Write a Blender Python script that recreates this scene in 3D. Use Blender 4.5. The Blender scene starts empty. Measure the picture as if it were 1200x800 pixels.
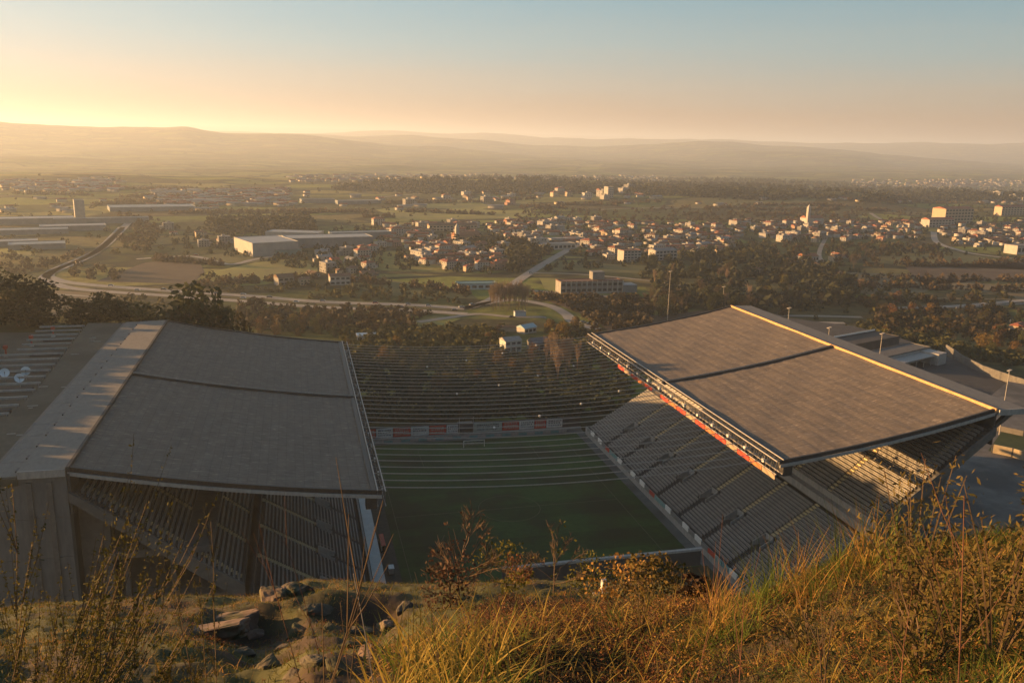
import bpy, math, random
import numpy as np
from mathutils import Matrix, Vector

random.seed(7)
rng = np.random.default_rng(7)
S = bpy.context.scene
COL = S.collection
R = math.radians

# ------------------------------------------------------------------ camera
CX, CY, CZ = -58.718, -159.70, 106.26
YAW, PIT, ROLL, FPX = 0.2498, 0.2311, 0.0241, 1002.22
Fv = np.array([math.sin(YAW)*math.cos(PIT), math.cos(YAW)*math.cos(PIT), -math.sin(PIT)])
Rv = np.array([math.cos(YAW), -math.sin(YAW), 0.0])
Uv = np.cross(Rv, Fv)
R2 = Rv*math.cos(ROLL)+Uv*math.sin(ROLL)
U2 = -Rv*math.sin(ROLL)+Uv*math.cos(ROLL)
CAM = np.array([CX, CY, CZ])
cd = bpy.data.cameras.new('camera')
cam = bpy.data.objects.new('camera', cd)
COL.objects.link(cam)
cd.sensor_width = 36
cd.lens = FPX/1200*36
cd.clip_start = 0.1
cd.clip_end = 60000
cam.matrix_world = Matrix(((R2[0], U2[0], -Fv[0], CX), (R2[1], U2[1], -Fv[1], CY), (R2[2], U2[2], -Fv[2], CZ), (0, 0, 0, 1)))
S.camera = cam

# ------------------------------------------------------------------ sky and sun
SUN_EL, SUN_AZ = 6.6, -67.0          # degrees; azimuth from +Y, negative to the left
world = bpy.data.worlds.new('World')
S.world = world
world.use_nodes = True
nt = world.node_tree
nt.nodes.clear()
sky = nt.nodes.new('ShaderNodeTexSky')
sky.sky_type = 'NISHITA'
sky.sun_disc = False
sky.sun_elevation = R(SUN_EL)
sky.sun_rotation = R(SUN_AZ)
sky.altitude = 100
sky.air_density = 1.0
sky.dust_density = 1.4
sky.ozone_density = 2.0
bg = nt.nodes.new('ShaderNodeBackground')
bg.inputs['Strength'].default_value = 0.072
wo = nt.nodes.new('ShaderNodeOutputWorld')
def wn_(t, **k):
    n = nt.nodes.new(t)
    for a_, v in k.items(): setattr(n, a_, v)
    return n
EXPO = 2.0
# hazy evening sky: the physical sky mixed with a band of dusty air, warm low down, teal above, brighter round the sun
tc_ = wn_('ShaderNodeTexCoord'); sx_ = wn_('ShaderNodeSeparateXYZ'); nt.links.new(tc_.outputs['Generated'], sx_.inputs[0])
rp_ = wn_('ShaderNodeValToRGB'); cr_ = rp_.color_ramp
stops = [(0.0, (.60, .36, .26)), (.03, (.60, .40, .30)), (.06, (.58, .50, .43)), (.10, (.42, .53, .54)), (.16, (.25, .47, .56)), (.45, (.11, .26, .40)), (1.0, (.07, .16, .28))]
cr_.elements[0].position = 0; cr_.elements[0].color = (*stops[0][1], 1); cr_.elements[1].position = 1; cr_.elements[1].color = (*stops[-1][1], 1)
for p_, c_ in stops[1:-1]:
    e_ = cr_.elements.new(p_); e_.color = (*c_, 1)
# faint streaks of high thin cloud
mpc = wn_('ShaderNodeMapping'); mpc.inputs['Scale'].default_value = (1.2, 1.2, 11); nt.links.new(tc_.outputs['Generated'], mpc.inputs[0])
ncl = wn_('ShaderNodeTexNoise'); ncl.inputs['Scale'].default_value = 2.2; ncl.inputs['Detail'].default_value = 6; ncl.inputs['Roughness'].default_value = .55; nt.links.new(mpc.outputs[0], ncl.inputs['Vector'])
mcl = wn_('ShaderNodeMapRange'); mcl.inputs[1].default_value = .3; mcl.inputs[2].default_value = .75; mcl.inputs[3].default_value = -.007; mcl.inputs[4].default_value = .013; nt.links.new(ncl.outputs[0], mcl.inputs[0])
az_ = wn_('ShaderNodeMath', operation='SUBTRACT'); nt.links.new(sx_.outputs[2], az_.inputs[0]); nt.links.new(mcl.outputs[0], az_.inputs[1])
nt.links.new(az_.outputs[0], rp_.inputs[0])
dt_ = wn_('ShaderNodeVectorMath', operation='DOT_PRODUCT'); dt_.inputs[1].default_value = (math.sin(R(SUN_AZ)), math.cos(R(SUN_AZ)), .1); nt.links.new(tc_.outputs['Generated'], dt_.inputs[0])
g_ = wn_('ShaderNodeMapRange'); g_.inputs[1].default_value = -1; g_.inputs[2].default_value = 1; nt.links.new(dt_.outputs['Value'], g_.inputs[0])
g2 = wn_('ShaderNodeMath', operation='POWER'); g2.inputs[1].default_value = 2; nt.links.new(g_.outputs[0], g2.inputs[0])
gm = wn_('ShaderNodeMath', operation='MULTIPLY_ADD'); gm.inputs[1].default_value = .80; gm.inputs[2].default_value = .66; nt.links.new(g2.outputs[0], gm.inputs[0])
g5 = wn_('ShaderNodeMath', operation='POWER'); g5.inputs[1].default_value = 4.5; nt.links.new(g_.outputs[0], g5.inputs[0])
mxg = wn_('ShaderNodeMixRGB'); mxg.inputs[2].default_value = (.52, .51, .49, 1); nt.links.new(g5.outputs[0], mxg.inputs[0]); nt.links.new(rp_.outputs[0], mxg.inputs[1])
scg = wn_('ShaderNodeVectorMath', operation='SCALE'); nt.links.new(mxg.outputs[0], scg.inputs[0]); nt.links.new(gm.outputs[0], scg.inputs['Scale'])
# the Background strength below applies to both, so bring the band to the sky texture's units
scu = wn_('ShaderNodeVectorMath', operation='SCALE'); scu.inputs['Scale'].default_value = 1/(.072*2**EXPO); nt.links.new(scg.outputs[0], scu.inputs[0])
mxf = wn_('ShaderNodeMixRGB'); mxf.inputs[0].default_value = .82; nt.links.new(sky.outputs[0], mxf.inputs[1]); nt.links.new(scu.outputs[0], mxf.inputs[2])
nt.links.new(mxf.outputs[0], bg.inputs[0])
nt.links.new(bg.outputs[0], wo.inputs[0])

sd = bpy.data.lights.new('sun', 'SUN')
sd.energy = 5.0
sd.angle = R(0.5)
sd.color = (1.0, 0.53, 0.19)
sun = bpy.data.objects.new('sun', sd)
COL.objects.link(sun)
to_sun = Vector((math.sin(R(SUN_AZ))*math.cos(R(SUN_EL)), math.cos(R(SUN_AZ))*math.cos(R(SUN_EL)), math.sin(R(SUN_EL))))
sun.rotation_euler = to_sun.to_track_quat('Z', 'Y').to_euler()
sun.location = (-300, 0, 300)

S.view_settings.view_transform = 'Standard'
S.view_settings.look = 'None'
S.view_settings.exposure = 2.0
S.view_settings.gamma = 1.0
S.render.engine = 'CYCLES'
S.cycles.use_denoising = True
S.cycles.max_bounces = 5
S.cycles.diffuse_bounces = 2
S.cycles.glossy_bounces = 2
S.cycles.transmission_bounces = 2
S.cycles.transparent_max_bounces = 4
S.cycles.volume_bounces = 1
S.cycles.use_fast_gi = False

# ------------------------------------------------------------------ materials
MATS = {}
DK = {n: 1.0 for n in ('banner_red', 'banner_white', 'banner_teal', 'board_teal', 'ochre_stair', 'curb_sunlit_ochre', 'grey_seat', 'concrete_light', 'galvanised_steel', 'plaster_white', 'plaster_cream', 'grass_golden', 'road_asphalt', 'red_paint', 'field_bright_grass', 'dish_white', 'white_paint')}
def mat(name, c1, c2=None, scale=1.0, rough=0.9, detail=5.0, stretch=(1, 1, 1), bump=0.0, bscale=None, rnd=0.0,
        metal=0.0, lo=0.35, hi=0.65, emis=None, coord='Object', trans=0.0, c3=None, s3=0.1, lo3=.45, hi3=.6):
    """two-tone noise colour, optional third patchy colour, per-object variation, bump"""
    if name in MATS: return MATS[name]
    m = bpy.data.materials.new(name); m.use_nodes = True
    n = m.node_tree.nodes; l = m.node_tree.links
    b = n['Principled BSDF']
    b.inputs['Roughness'].default_value = rough
    b.inputs['Metallic'].default_value = metal
    b.inputs['Specular IOR Level'].default_value = 0.3
    c2 = c2 or c1
    k_ = DK.get(name, .74); c1 = tuple(v*k_ for v in c1); c2 = tuple(v*k_ for v in c2); c3 = c3 and tuple(v*k_ for v in c3)
    tc = n.new('ShaderNodeTexCoord'); mp = n.new('ShaderNodeMapping')
    mp.inputs['Scale'].default_value = stretch
    if coord == 'World':
        g = n.new('ShaderNodeNewGeometry'); l.new(g.outputs['Position'], mp.inputs[0])
    else:
        l.new(tc.outputs[coord], mp.inputs[0])
    no = n.new('ShaderNodeTexNoise'); no.inputs['Scale'].default_value = scale; no.inputs['Detail'].default_value = detail
    no.inputs['Roughness'].default_value = 0.62
    l.new(mp.outputs[0], no.inputs['Vector'])
    rp = n.new('ShaderNodeValToRGB')
    rp.color_ramp.elements[0].position = lo; rp.color_ramp.elements[1].position = hi
    rp.color_ramp.elements[0].color = (*c1, 1); rp.color_ramp.elements[1].color = (*c2, 1)
    l.new(no.outputs['Fac'], rp.inputs[0])
    out = rp.outputs[0]
    if c3:
        n3 = n.new('ShaderNodeTexNoise'); n3.inputs['Scale'].default_value = s3; n3.inputs['Detail'].default_value = 4
        l.new(mp.outputs[0], n3.inputs['Vector'])
        r3 = n.new('ShaderNodeMapRange'); r3.inputs[1].default_value = lo3; r3.inputs[2].default_value = hi3
        l.new(n3.outputs['Fac'], r3.inputs[0])
        mx = n.new('ShaderNodeMix'); mx.data_type = 'RGBA'
        l.new(r3.outputs[0], mx.inputs['Factor']); l.new(out, mx.inputs[6]); mx.inputs[7].default_value = (*c3, 1)
        out = mx.outputs[2]
    if rnd:
        oi = n.new('ShaderNodeObjectInfo'); hs = n.new('ShaderNodeHueSaturation')
        mr = n.new('ShaderNodeMapRange'); mr.inputs[3].default_value = 1-rnd; mr.inputs[4].default_value = 1+rnd
        l.new(oi.outputs['Random'], mr.inputs[0]); l.new(mr.outputs[0], hs.inputs['Value'])
        mh = n.new('ShaderNodeMapRange'); mh.inputs[3].default_value = .5-rnd*.06; mh.inputs[4].default_value = .5+rnd*.06
        mt = n.new('ShaderNodeMath'); mt.operation = 'FRACT'; mm = n.new('ShaderNodeMath'); mm.operation = 'MULTIPLY'; mm.inputs[1].default_value = 7.31
        l.new(oi.outputs['Random'], mm.inputs[0]); l.new(mm.outputs[0], mt.inputs[0]); l.new(mt.outputs[0], mh.inputs[0]); l.new(mh.outputs[0], hs.inputs['Hue'])
        l.new(out, hs.inputs['Color']); out = hs.outputs[0]
    l.new(out, b.inputs['Base Color'])
    if bump:
        bp = n.new('ShaderNodeBump'); bp.inputs['Strength'].default_value = min(1, bump); bp.inputs['Distance'].default_value = bump
        nb = n.new('ShaderNodeTexNoise'); nb.inputs['Scale'].default_value = bscale or scale*3; nb.inputs['Detail'].default_value = 6
        l.new(mp.outputs[0], nb.inputs['Vector']); l.new(nb.outputs['Fac'], bp.inputs['Height']); l.new(bp.outputs[0], b.inputs['Normal'])
    if emis:
        b.inputs['Emission Color'].default_value = (*emis[:3], 1); b.inputs['Emission Strength'].default_value = emis[3]
    if trans:
        mo = n['Material Output']; t = n.new('ShaderNodeBsdfTranslucent'); ms = n.new('ShaderNodeMixShader'); ms.inputs[0].default_value = trans
        l.new(out, t.inputs[0]); l.new(b.outputs[0], ms.inputs[1]); l.new(t.outputs[0], ms.inputs[2]); l.new(ms.outputs[0], mo.inputs[0])
    MATS[name] = m
    return m

def roof_mat(name, c1, c2):
    """concrete roof skin cast in small panels: faint joint grid, long stains, pale streaks"""
    m = mat(name, c1, c2, scale=0.5, rough=0.85, detail=10, stretch=(1, .7, 1), lo=.3, hi=.72)
    n = m.node_tree.nodes; l = m.node_tree.links; b = n['Principled BSDF']
    src = b.inputs['Base Color'].links[0].from_socket
    tc = n.new('ShaderNodeTexCoord')
    sp = n.new('ShaderNodeSeparateXYZ'); l.new(tc.outputs['Object'], sp.inputs[0])
    def joint(sock, period, w):
        a = n.new('ShaderNodeMath'); a.operation = 'PINGPONG'; a.inputs[1].default_value = period/2; l.new(sock, a.inputs[0])
        r = n.new('ShaderNodeMapRange'); r.inputs[1].default_value = 0; r.inputs[2].default_value = w; r.inputs[3].default_value = .72; r.inputs[4].default_value = 1
        l.new(a.outputs[0], r.inputs[0]); return r.outputs[0]
    j1 = joint(sp.outputs[0], 1.78, .1); j2 = joint(sp.outputs[1], 1.875, .1)
    mj = n.new('ShaderNodeMath'); mj.operation = 'MULTIPLY'; l.new(j1, mj.inputs[0]); l.new(j2, mj.inputs[1])
    # panel-to-panel tone
    sn = n.new('ShaderNodeVectorMath'); sn.operation = 'SNAP'; sn.inputs[1].default_value = (1.78, 1.875, 50); l.new(tc.outputs['Object'], sn.inputs[0])
    wn = n.new('ShaderNodeTexWhiteNoise'); l.new(sn.outputs[0], wn.inputs[0])
    wr = n.new('ShaderNodeMapRange'); wr.inputs[3].default_value = .97; wr.inputs[4].default_value = 1.03; l.new(wn.outputs[0], wr.inputs[0])
    m2 = n.new('ShaderNodeMath'); m2.operation = 'MULTIPLY'; l.new(mj.outputs[0], m2.inputs[0]); l.new(wr.outputs[0], m2.inputs[1])
    # streaks running along the cables
    mp = n.new('ShaderNodeMapping'); mp.inputs['Scale'].default_value = (.10, 2.8, 1); l.new(tc.outputs['Object'], mp.inputs[0])
    s = n.new('ShaderNodeTexNoise'); s.inputs['Scale'].default_value = 1; s.inputs['Detail'].default_value = 8; s.inputs['Roughness'].default_value = .75; l.new(mp.outputs[0], s.inputs['Vector'])
    sr = n.new('ShaderNodeMapRange'); sr.inputs[1].default_value = .35; sr.inputs[2].default_value = .72; sr.inputs[3].default_value = .8; sr.inputs[4].default_value = 1.45; l.new(s.outputs[0], sr.inputs[0])
    m3 = n.new('ShaderNodeMath'); m3.operation = 'MULTIPLY'; l.new(m2.outputs[0], m3.inputs[0]); l.new(sr.outputs[0], m3.inputs[1])
    q = n.new('ShaderNodeTexNoise'); q.inputs['Scale'].default_value = 1.0; q.inputs['Detail'].default_value = 3
    mq = n.new('ShaderNodeMapping'); mq.inputs['Scale'].default_value = (.55, 2.6, 1); l.new(tc.outputs['Object'], mq.inputs[0]); l.new(mq.outputs[0], q.inputs['Vector'])
    qr = n.new('ShaderNodeMapRange'); qr.inputs[1].default_value = .60; qr.inputs[2].default_value = .70; qr.inputs[3].default_value = 1; qr.inputs[4].default_value = 2.0; l.new(q.outputs[0], qr.inputs[0])
    m4 = n.new('ShaderNodeMath'); m4.operation = 'MULTIPLY'; l.new(m3.outputs[0], m4.inputs[0]); l.new(qr.outputs[0], m4.inputs[1]); m3 = m4
    vm = n.new('ShaderNodeVectorMath'); vm.operation = 'SCALE'; l.new(src, vm.inputs[0]); l.new(m3.outputs[0], vm.inputs['Scale'])
    l.new(vm.outputs[0], b.inputs['Base Color'])
    return m

CONC = mat('concrete', (.12, .12, .118), (.17, .168, .16), scale=.8, detail=9, bump=.02, bscale=4, c3=(.095, .095, .092), s3=.3, lo3=.5, hi3=.75)
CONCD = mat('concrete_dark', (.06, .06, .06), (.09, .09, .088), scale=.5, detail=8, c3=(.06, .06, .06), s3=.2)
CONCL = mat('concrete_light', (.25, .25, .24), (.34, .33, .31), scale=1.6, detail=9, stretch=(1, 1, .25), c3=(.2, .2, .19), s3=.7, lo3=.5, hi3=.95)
ROOF = roof_mat('roof_concrete', (.132, .113, .094), (.178, .152, .126))
METAL = mat('dark_steel', (.04, .04, .042), (.07, .07, .07), scale=3, rough=.5, metal=.3)
STEEL = mat('galvanised_steel', (.25, .24, .23), (.34, .33, .31), scale=2, rough=.5, metal=.2)
CABLE = mat('cable_sheath', (.34, .34, .31), (.42, .41, .38), scale=2, rough=.6)
REDP = mat('red_paint', (.34, .035, .02), (.46, .06, .03), scale=2, rough=.6)
WHITEP = mat('white_paint', (.6, .6, .57), (.75, .74, .7), scale=2, rough=.6)
YEL = mat('ochre_stair', (.44, .37, .22), (.56, .48, .3), scale=2)
SEATM = mat('grey_seat', (.17, .17, .165), (.25, .245, .235), scale=.5, rough=.55, rnd=.05)
TURF = mat('pitch_turf', (.018, .064, .010), (.028, .088, .015), scale=.6, detail=8, c3=(.02, .038, .009), s3=.05)
def mow(m, period):
    n = m.node_tree.nodes; l = m.node_tree.links; b = n['Principled BSDF']; src = b.inputs['Base Color'].links[0].from_socket
    tc = n.new('ShaderNodeTexCoord'); sp = n.new('ShaderNodeSeparateXYZ'); l.new(tc.outputs['Object'], sp.inputs[0])
    a = n.new('ShaderNodeMath'); a.operation = 'PINGPONG'; a.inputs[1].default_value = period; l.new(sp.outputs[1], a.inputs[0])
    r = n.new('ShaderNodeMapRange'); r.inputs[1].default_value = period*.47; r.inputs[2].default_value = period*.53; r.inputs[3].default_value = .84; r.inputs[4].default_value = 1.14; l.new(a.outputs[0], r.inputs[0])
    vm = n.new('ShaderNodeVectorMath'); vm.operation = 'SCALE'; l.new(src, vm.inputs[0]); l.new(r.outputs[0], vm.inputs['Scale']); l.new(vm.outputs[0], b.inputs['Base Color'])
mow(TURF, 11.0)
PAINT = mat('line_paint', (.12, .14, .1), rough=.9)
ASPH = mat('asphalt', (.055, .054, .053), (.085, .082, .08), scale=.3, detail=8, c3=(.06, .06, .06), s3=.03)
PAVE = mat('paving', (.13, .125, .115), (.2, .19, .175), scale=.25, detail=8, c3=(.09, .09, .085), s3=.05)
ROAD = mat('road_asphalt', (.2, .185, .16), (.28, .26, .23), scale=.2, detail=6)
BARK = mat('bark', (.06, .045, .032), (.11, .085, .06), scale=4, rnd=.2)
LAMPM = mat('lamp_glass', (.7, .7, .68), (.8, .8, .78), rough=.3)
GLASS = mat('window_glass', (.02, .025, .03), (.04, .045, .05), rough=.15)

# ------------------------------------------------------------------ mesh helpers
class MB:
    def __init__(s): s.v = []; s.f = []; s.m = []; s.k = 0
    def add(s, vs, fs):
        o = len(s.v); s.v += [tuple(v) for v in vs]
        for f in fs: s.f.append(tuple(i+o for i in f)); s.m.append(s.k)
        return s
    def box(s, x0, y0, z0, x1, y1, z1):
        if x0 > x1: x0, x1 = x1, x0
        if y0 > y1: y0, y1 = y1, y0
        if z0 > z1: z0, z1 = z1, z0
        return s.add([(x0, y0, z0), (x1, y0, z0), (x1, y1, z0), (x0, y1, z0), (x0, y0, z1), (x1, y0, z1), (x1, y1, z1), (x0, y1, z1)],
                     [(3, 2, 1, 0), (4, 5, 6, 7), (0, 1, 5, 4), (1, 2, 6, 5), (2, 3, 7, 6), (3, 0, 4, 7)])
    def prism(s, poly, y0, y1):
        """polygon in x-z extruded along y"""
        n = len(poly)
        vs = [(x, y0, z) for x, z in poly]+[(x, y1, z) for x, z in poly]
        fs = [(i, (i+1) % n, (i+1) % n+n, i+n) for i in range(n)]+[tuple(range(n))[::-1], tuple(range(n, 2*n))]
        return s.add(vs, fs)
    def slab(s, poly, z0, z1):
        n = len(poly)
        vs = [(x, y, z0) for x, y in poly]+[(x, y, z1) for x, y in poly]
        fs = [(i, (i+1) % n, (i+1) % n+n, i+n) for i in range(n)]+[tuple(range(n))[::-1], tuple(range(n, 2*n))]
        return s.add(vs, fs)
    def tube(s, pts, r0, r1=None, n=5, cap=True):
        r1 = r0 if r1 is None else r1
        P = [Vector(p) for p in pts]; m = len(P); vs = []
        for i, p in enumerate(P):
            d = (P[min(i+1, m-1)]-P[max(i-1, 0)]).normalized()
            a = d.cross(Vector((0, 0, 1)) if abs(d.z) < .9 else Vector((1, 0, 0))).normalized(); b = d.cross(a)
            r = r0+(r1-r0)*i/(m-1)
            for k in range(n):
                t = 2*math.pi*k/n; vs.append(p+a*(r*math.cos(t))+b*(r*math.sin(t)))
        fs = [(i*n+k, i*n+(k+1) % n, (i+1)*n+(k+1) % n, (i+1)*n+k) for i in range(m-1) for k in range(n)]
        if cap: fs += [tuple(range(n))[::-1], tuple(range((m-1)*n, m*n))]
        return s.add(vs, fs)
    def quad(s, a, b, c, d): return s.add([a, b, c, d], [(0, 1, 2, 3)])
    def mesh(s, name, mats, smooth=False):
        me = bpy.data.meshes.new(name); me.from_pydata(s.v, [], s.f)
        if not isinstance(mats, (list, tuple)): mats = [mats]
        for m in mats: me.materials.append(m)
        if len(mats) > 1: me.polygons.foreach_set('material_index', s.m)
        if smooth: me.polygons.foreach_set('use_smooth', [True]*len(me.polygons))
        me.update(); return me
    def build(s, name, mats, parent=None, loc=None, smooth=False):
        return link(name, s.mesh(name, mats, smooth), parent, loc)

def link(name, me, parent=None, loc=None, rz=0.0, sc=None):
    o = bpy.data.objects.new(name, me); COL.objects.link(o)
    if parent is not None: o.parent = parent
    if loc is not None: o.location = loc
    if rz: o.rotation_euler = (0, 0, rz)
    if sc is not None: o.scale = sc if isinstance(sc, (tuple, list)) else (sc, sc, sc)
    return o
def tag(o, label, cat, group=None):
    o['label'] = label; o['category'] = cat
    if group: o['group'] = group
    return o
def thing(name, label, cat, loc=(0, 0, 0), rz=0, group=None, sc=None):
    return tag(link(name, None, None, loc, rz, sc), label, cat, group)
def structure(o): o['kind'] = 'structure'; return o
def stuff(o): o['kind'] = 'stuff'; return o

def np_mesh(name, V, T, mats, mi=None, smooth=False):
    """numpy verts (n,3) and faces (m,k)"""
    k = T.shape[1]
    me = bpy.data.meshes.new(name)
    me.vertices.add(len(V)); me.vertices.foreach_set('co', V.astype(np.float32).ravel())
    me.loops.add(T.size); me.loops.foreach_set('vertex_index', T.astype(np.int32).ravel())
    me.polygons.add(len(T)); me.polygons.foreach_set('loop_start', np.arange(0, T.size, k, dtype=np.int32))
    if not isinstance(mats, (list, tuple)): mats = [mats]
    for m in mats: me.materials.append(m)
    if mi is not None: me.polygons.foreach_set('material_index', mi.astype(np.int32))
    if smooth: me.polygons.foreach_set('use_smooth', np.ones(len(T), dtype=bool))
    me.update(calc_edges=True); me.validate(); return me

def merge_copies(name, tV, tT, pos, sc, rot, mats, tmi=None):
    """one joined mesh out of many placed copies of one template"""
    n = len(pos); c, s_ = np.cos(rot), np.sin(rot)
    sc = np.asarray(sc); sc = sc if sc.ndim == 2 else np.stack([sc, sc, sc], 1)
    X = tV[None]*sc[:, None, :]
    V = np.stack([X[..., 0]*c[:, None]-X[..., 1]*s_[:, None], X[..., 0]*s_[:, None]+X[..., 1]*c[:, None], X[..., 2]], -1)+pos[:, None, :]
    T = tT[None]+(np.arange(n)*len(tV))[:, None, None]
    mi = None if tmi is None else np.tile(tmi, n)
    return np_mesh(name, V.reshape(-1, 3), T.reshape(-1, tT.shape[1]), mats, mi)

# value noise for terrain
_perm = rng.random((256, 256))
def vnoise(x, y):
    xi = np.floor(x).astype(int); yi = np.floor(y).astype(int); fx = x-xi; fy = y-yi
    fx = fx*fx*(3-2*fx); fy = fy*fy*(3-2*fy)
    g = lambda a, b: _perm[a & 255, b & 255]
    return (g(xi, yi)*(1-fx)+g(xi+1, yi)*fx)*(1-fy)+(g(xi, yi+1)*(1-fx)+g(xi+1, yi+1)*fx)*fy-.5
def fbm(x, y, o=4):
    r = 0; a = 1
    for i in range(o): r = r+a*vnoise(x*2**i+17*i, y*2**i+5*i); a *= .5
    return r

# ------------------------------------------------------------------ terrain
def px_az(px):
    d = Fv+R2*(px-600)/FPX-U2*(160-400)/FPX
    return math.atan2(d[0], d[1])
RIDGES = [  # distance, width, [(photo x, height above eye level in metres at that distance)]
    (8300, 1400, [(-300, 20), (0, 22), (60, 14), (120, 24), (220, 32), (262, -6), (330, -20), (400, -34), (470, -60), (700, -120), (1200, -160), (1500, -160)]),
    (11000, 1500, [(-300, 0), (200, -60), (330, 2), (420, -8), (480, 12), (560, 12), (610, -20), (700, -34), (760, 0), (820, 36), (860, 40), (900, 20), (960, 0), (1040, -60), (1200, -90), (1500, -100)]),
    (9300, 900, [(-300, -160), (700, -160), (780, -120), (830, -60), (880, -30), (950, -12), (1010, -34), (1045, -80), (1080, -130), (1200, -150), (1500, -160)]),
    (16000, 2000, [(-300, -40), (400, 20), (480, 60), (560, 70), (640, 20), (760, 50), (850, 80), (950, 40), (1060, 70), (1120, 90), (1200, 100), (1500, 100)]),
]
_rz = []
for D, W, pr in RIDGES:
    _rz.append((D, W, np.array([px_az(p) for p, _ in pr]), np.array([h for _, h in pr], float)*1.55))
def smooth(a, b, x):
    t = np.clip((x-a)/(b-a), 0, 1); return t*t*(3-2*t)
def H(x, y):
    x = np.asarray(x, float); y = np.asarray(y, float)
    dx, dy = x-CX, y-CY; r = np.hypot(dx, dy); az = np.arctan2(dx, dy)
    h = -10*np.clip((y-150)/250, 0, 1)*np.ones_like(r)
    east = smooth(98, 110, x)*(1-smooth(330, 430, y))
    h = h-3.3*east
    h = h-1.6*(np.abs(x) < 98)*(y > -50)*(y < 139)
    # plateau west of the stand, falling off north of it
    pl = (1-smooth(-128, -104, x))*0
    pl = (1-smooth(-106, -66, x))*(1-smooth(158, 290, y))*smooth(-420, -330, x)
    h = np.where(y > 136, h+(42-h)*pl, h)
    # far plain rolls gently and sinks a little
    h = h-34*smooth(2200, 4200, r)
    if r.max() > 1300: h = h+smooth(1300, 2200, r)*fbm(x/420, y/420)*22
    # low wooded rise across the middle distance
    if r.max() < 1200: return h
    mid = np.exp(-((r-2050)/330)**2)*smooth(px_az(380), px_az(540), az)*(1-smooth(px_az(1000), px_az(1120), az))
    h = h+mid*(21+8*fbm(x/300, y/300, 2))
    for D, W, A, Z in (_rz if r.max() > 2600 else ()):
        z = np.minimum(np.interp(az, A, Z)+CZ+fbm(x/1300+D, y/1300, 5)*70, 305)
        g = np.exp(-((r-D)/W)**2)
        h = h+np.maximum(z-h, 0)*g
    return h

def ray(px, py): return Fv+R2*(px-600)/FPX-U2*(py-400)/FPX
def at(px, py, z=None):
    """point of the ground (or of the level z) under a pixel of the photograph"""
    d = ray(px, py)
    if z is not None: return CAM+d*(z-CZ)/d[2]
    t = TT; lo = None
    for _ in range(2):
        P = CAM+d*t[:, None]; k = np.nonzero(P[:, 2] < H(P[:, 0], P[:, 1]))[0]
        if not len(k): return None
        t = np.linspace(t[max(k[0]-1, 0)], t[k[0]], 16)
    p = P[k[0]]; p[2] = float(H(p[0], p[1])); return p
TT = np.geomspace(150, 14000, 95)

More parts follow.
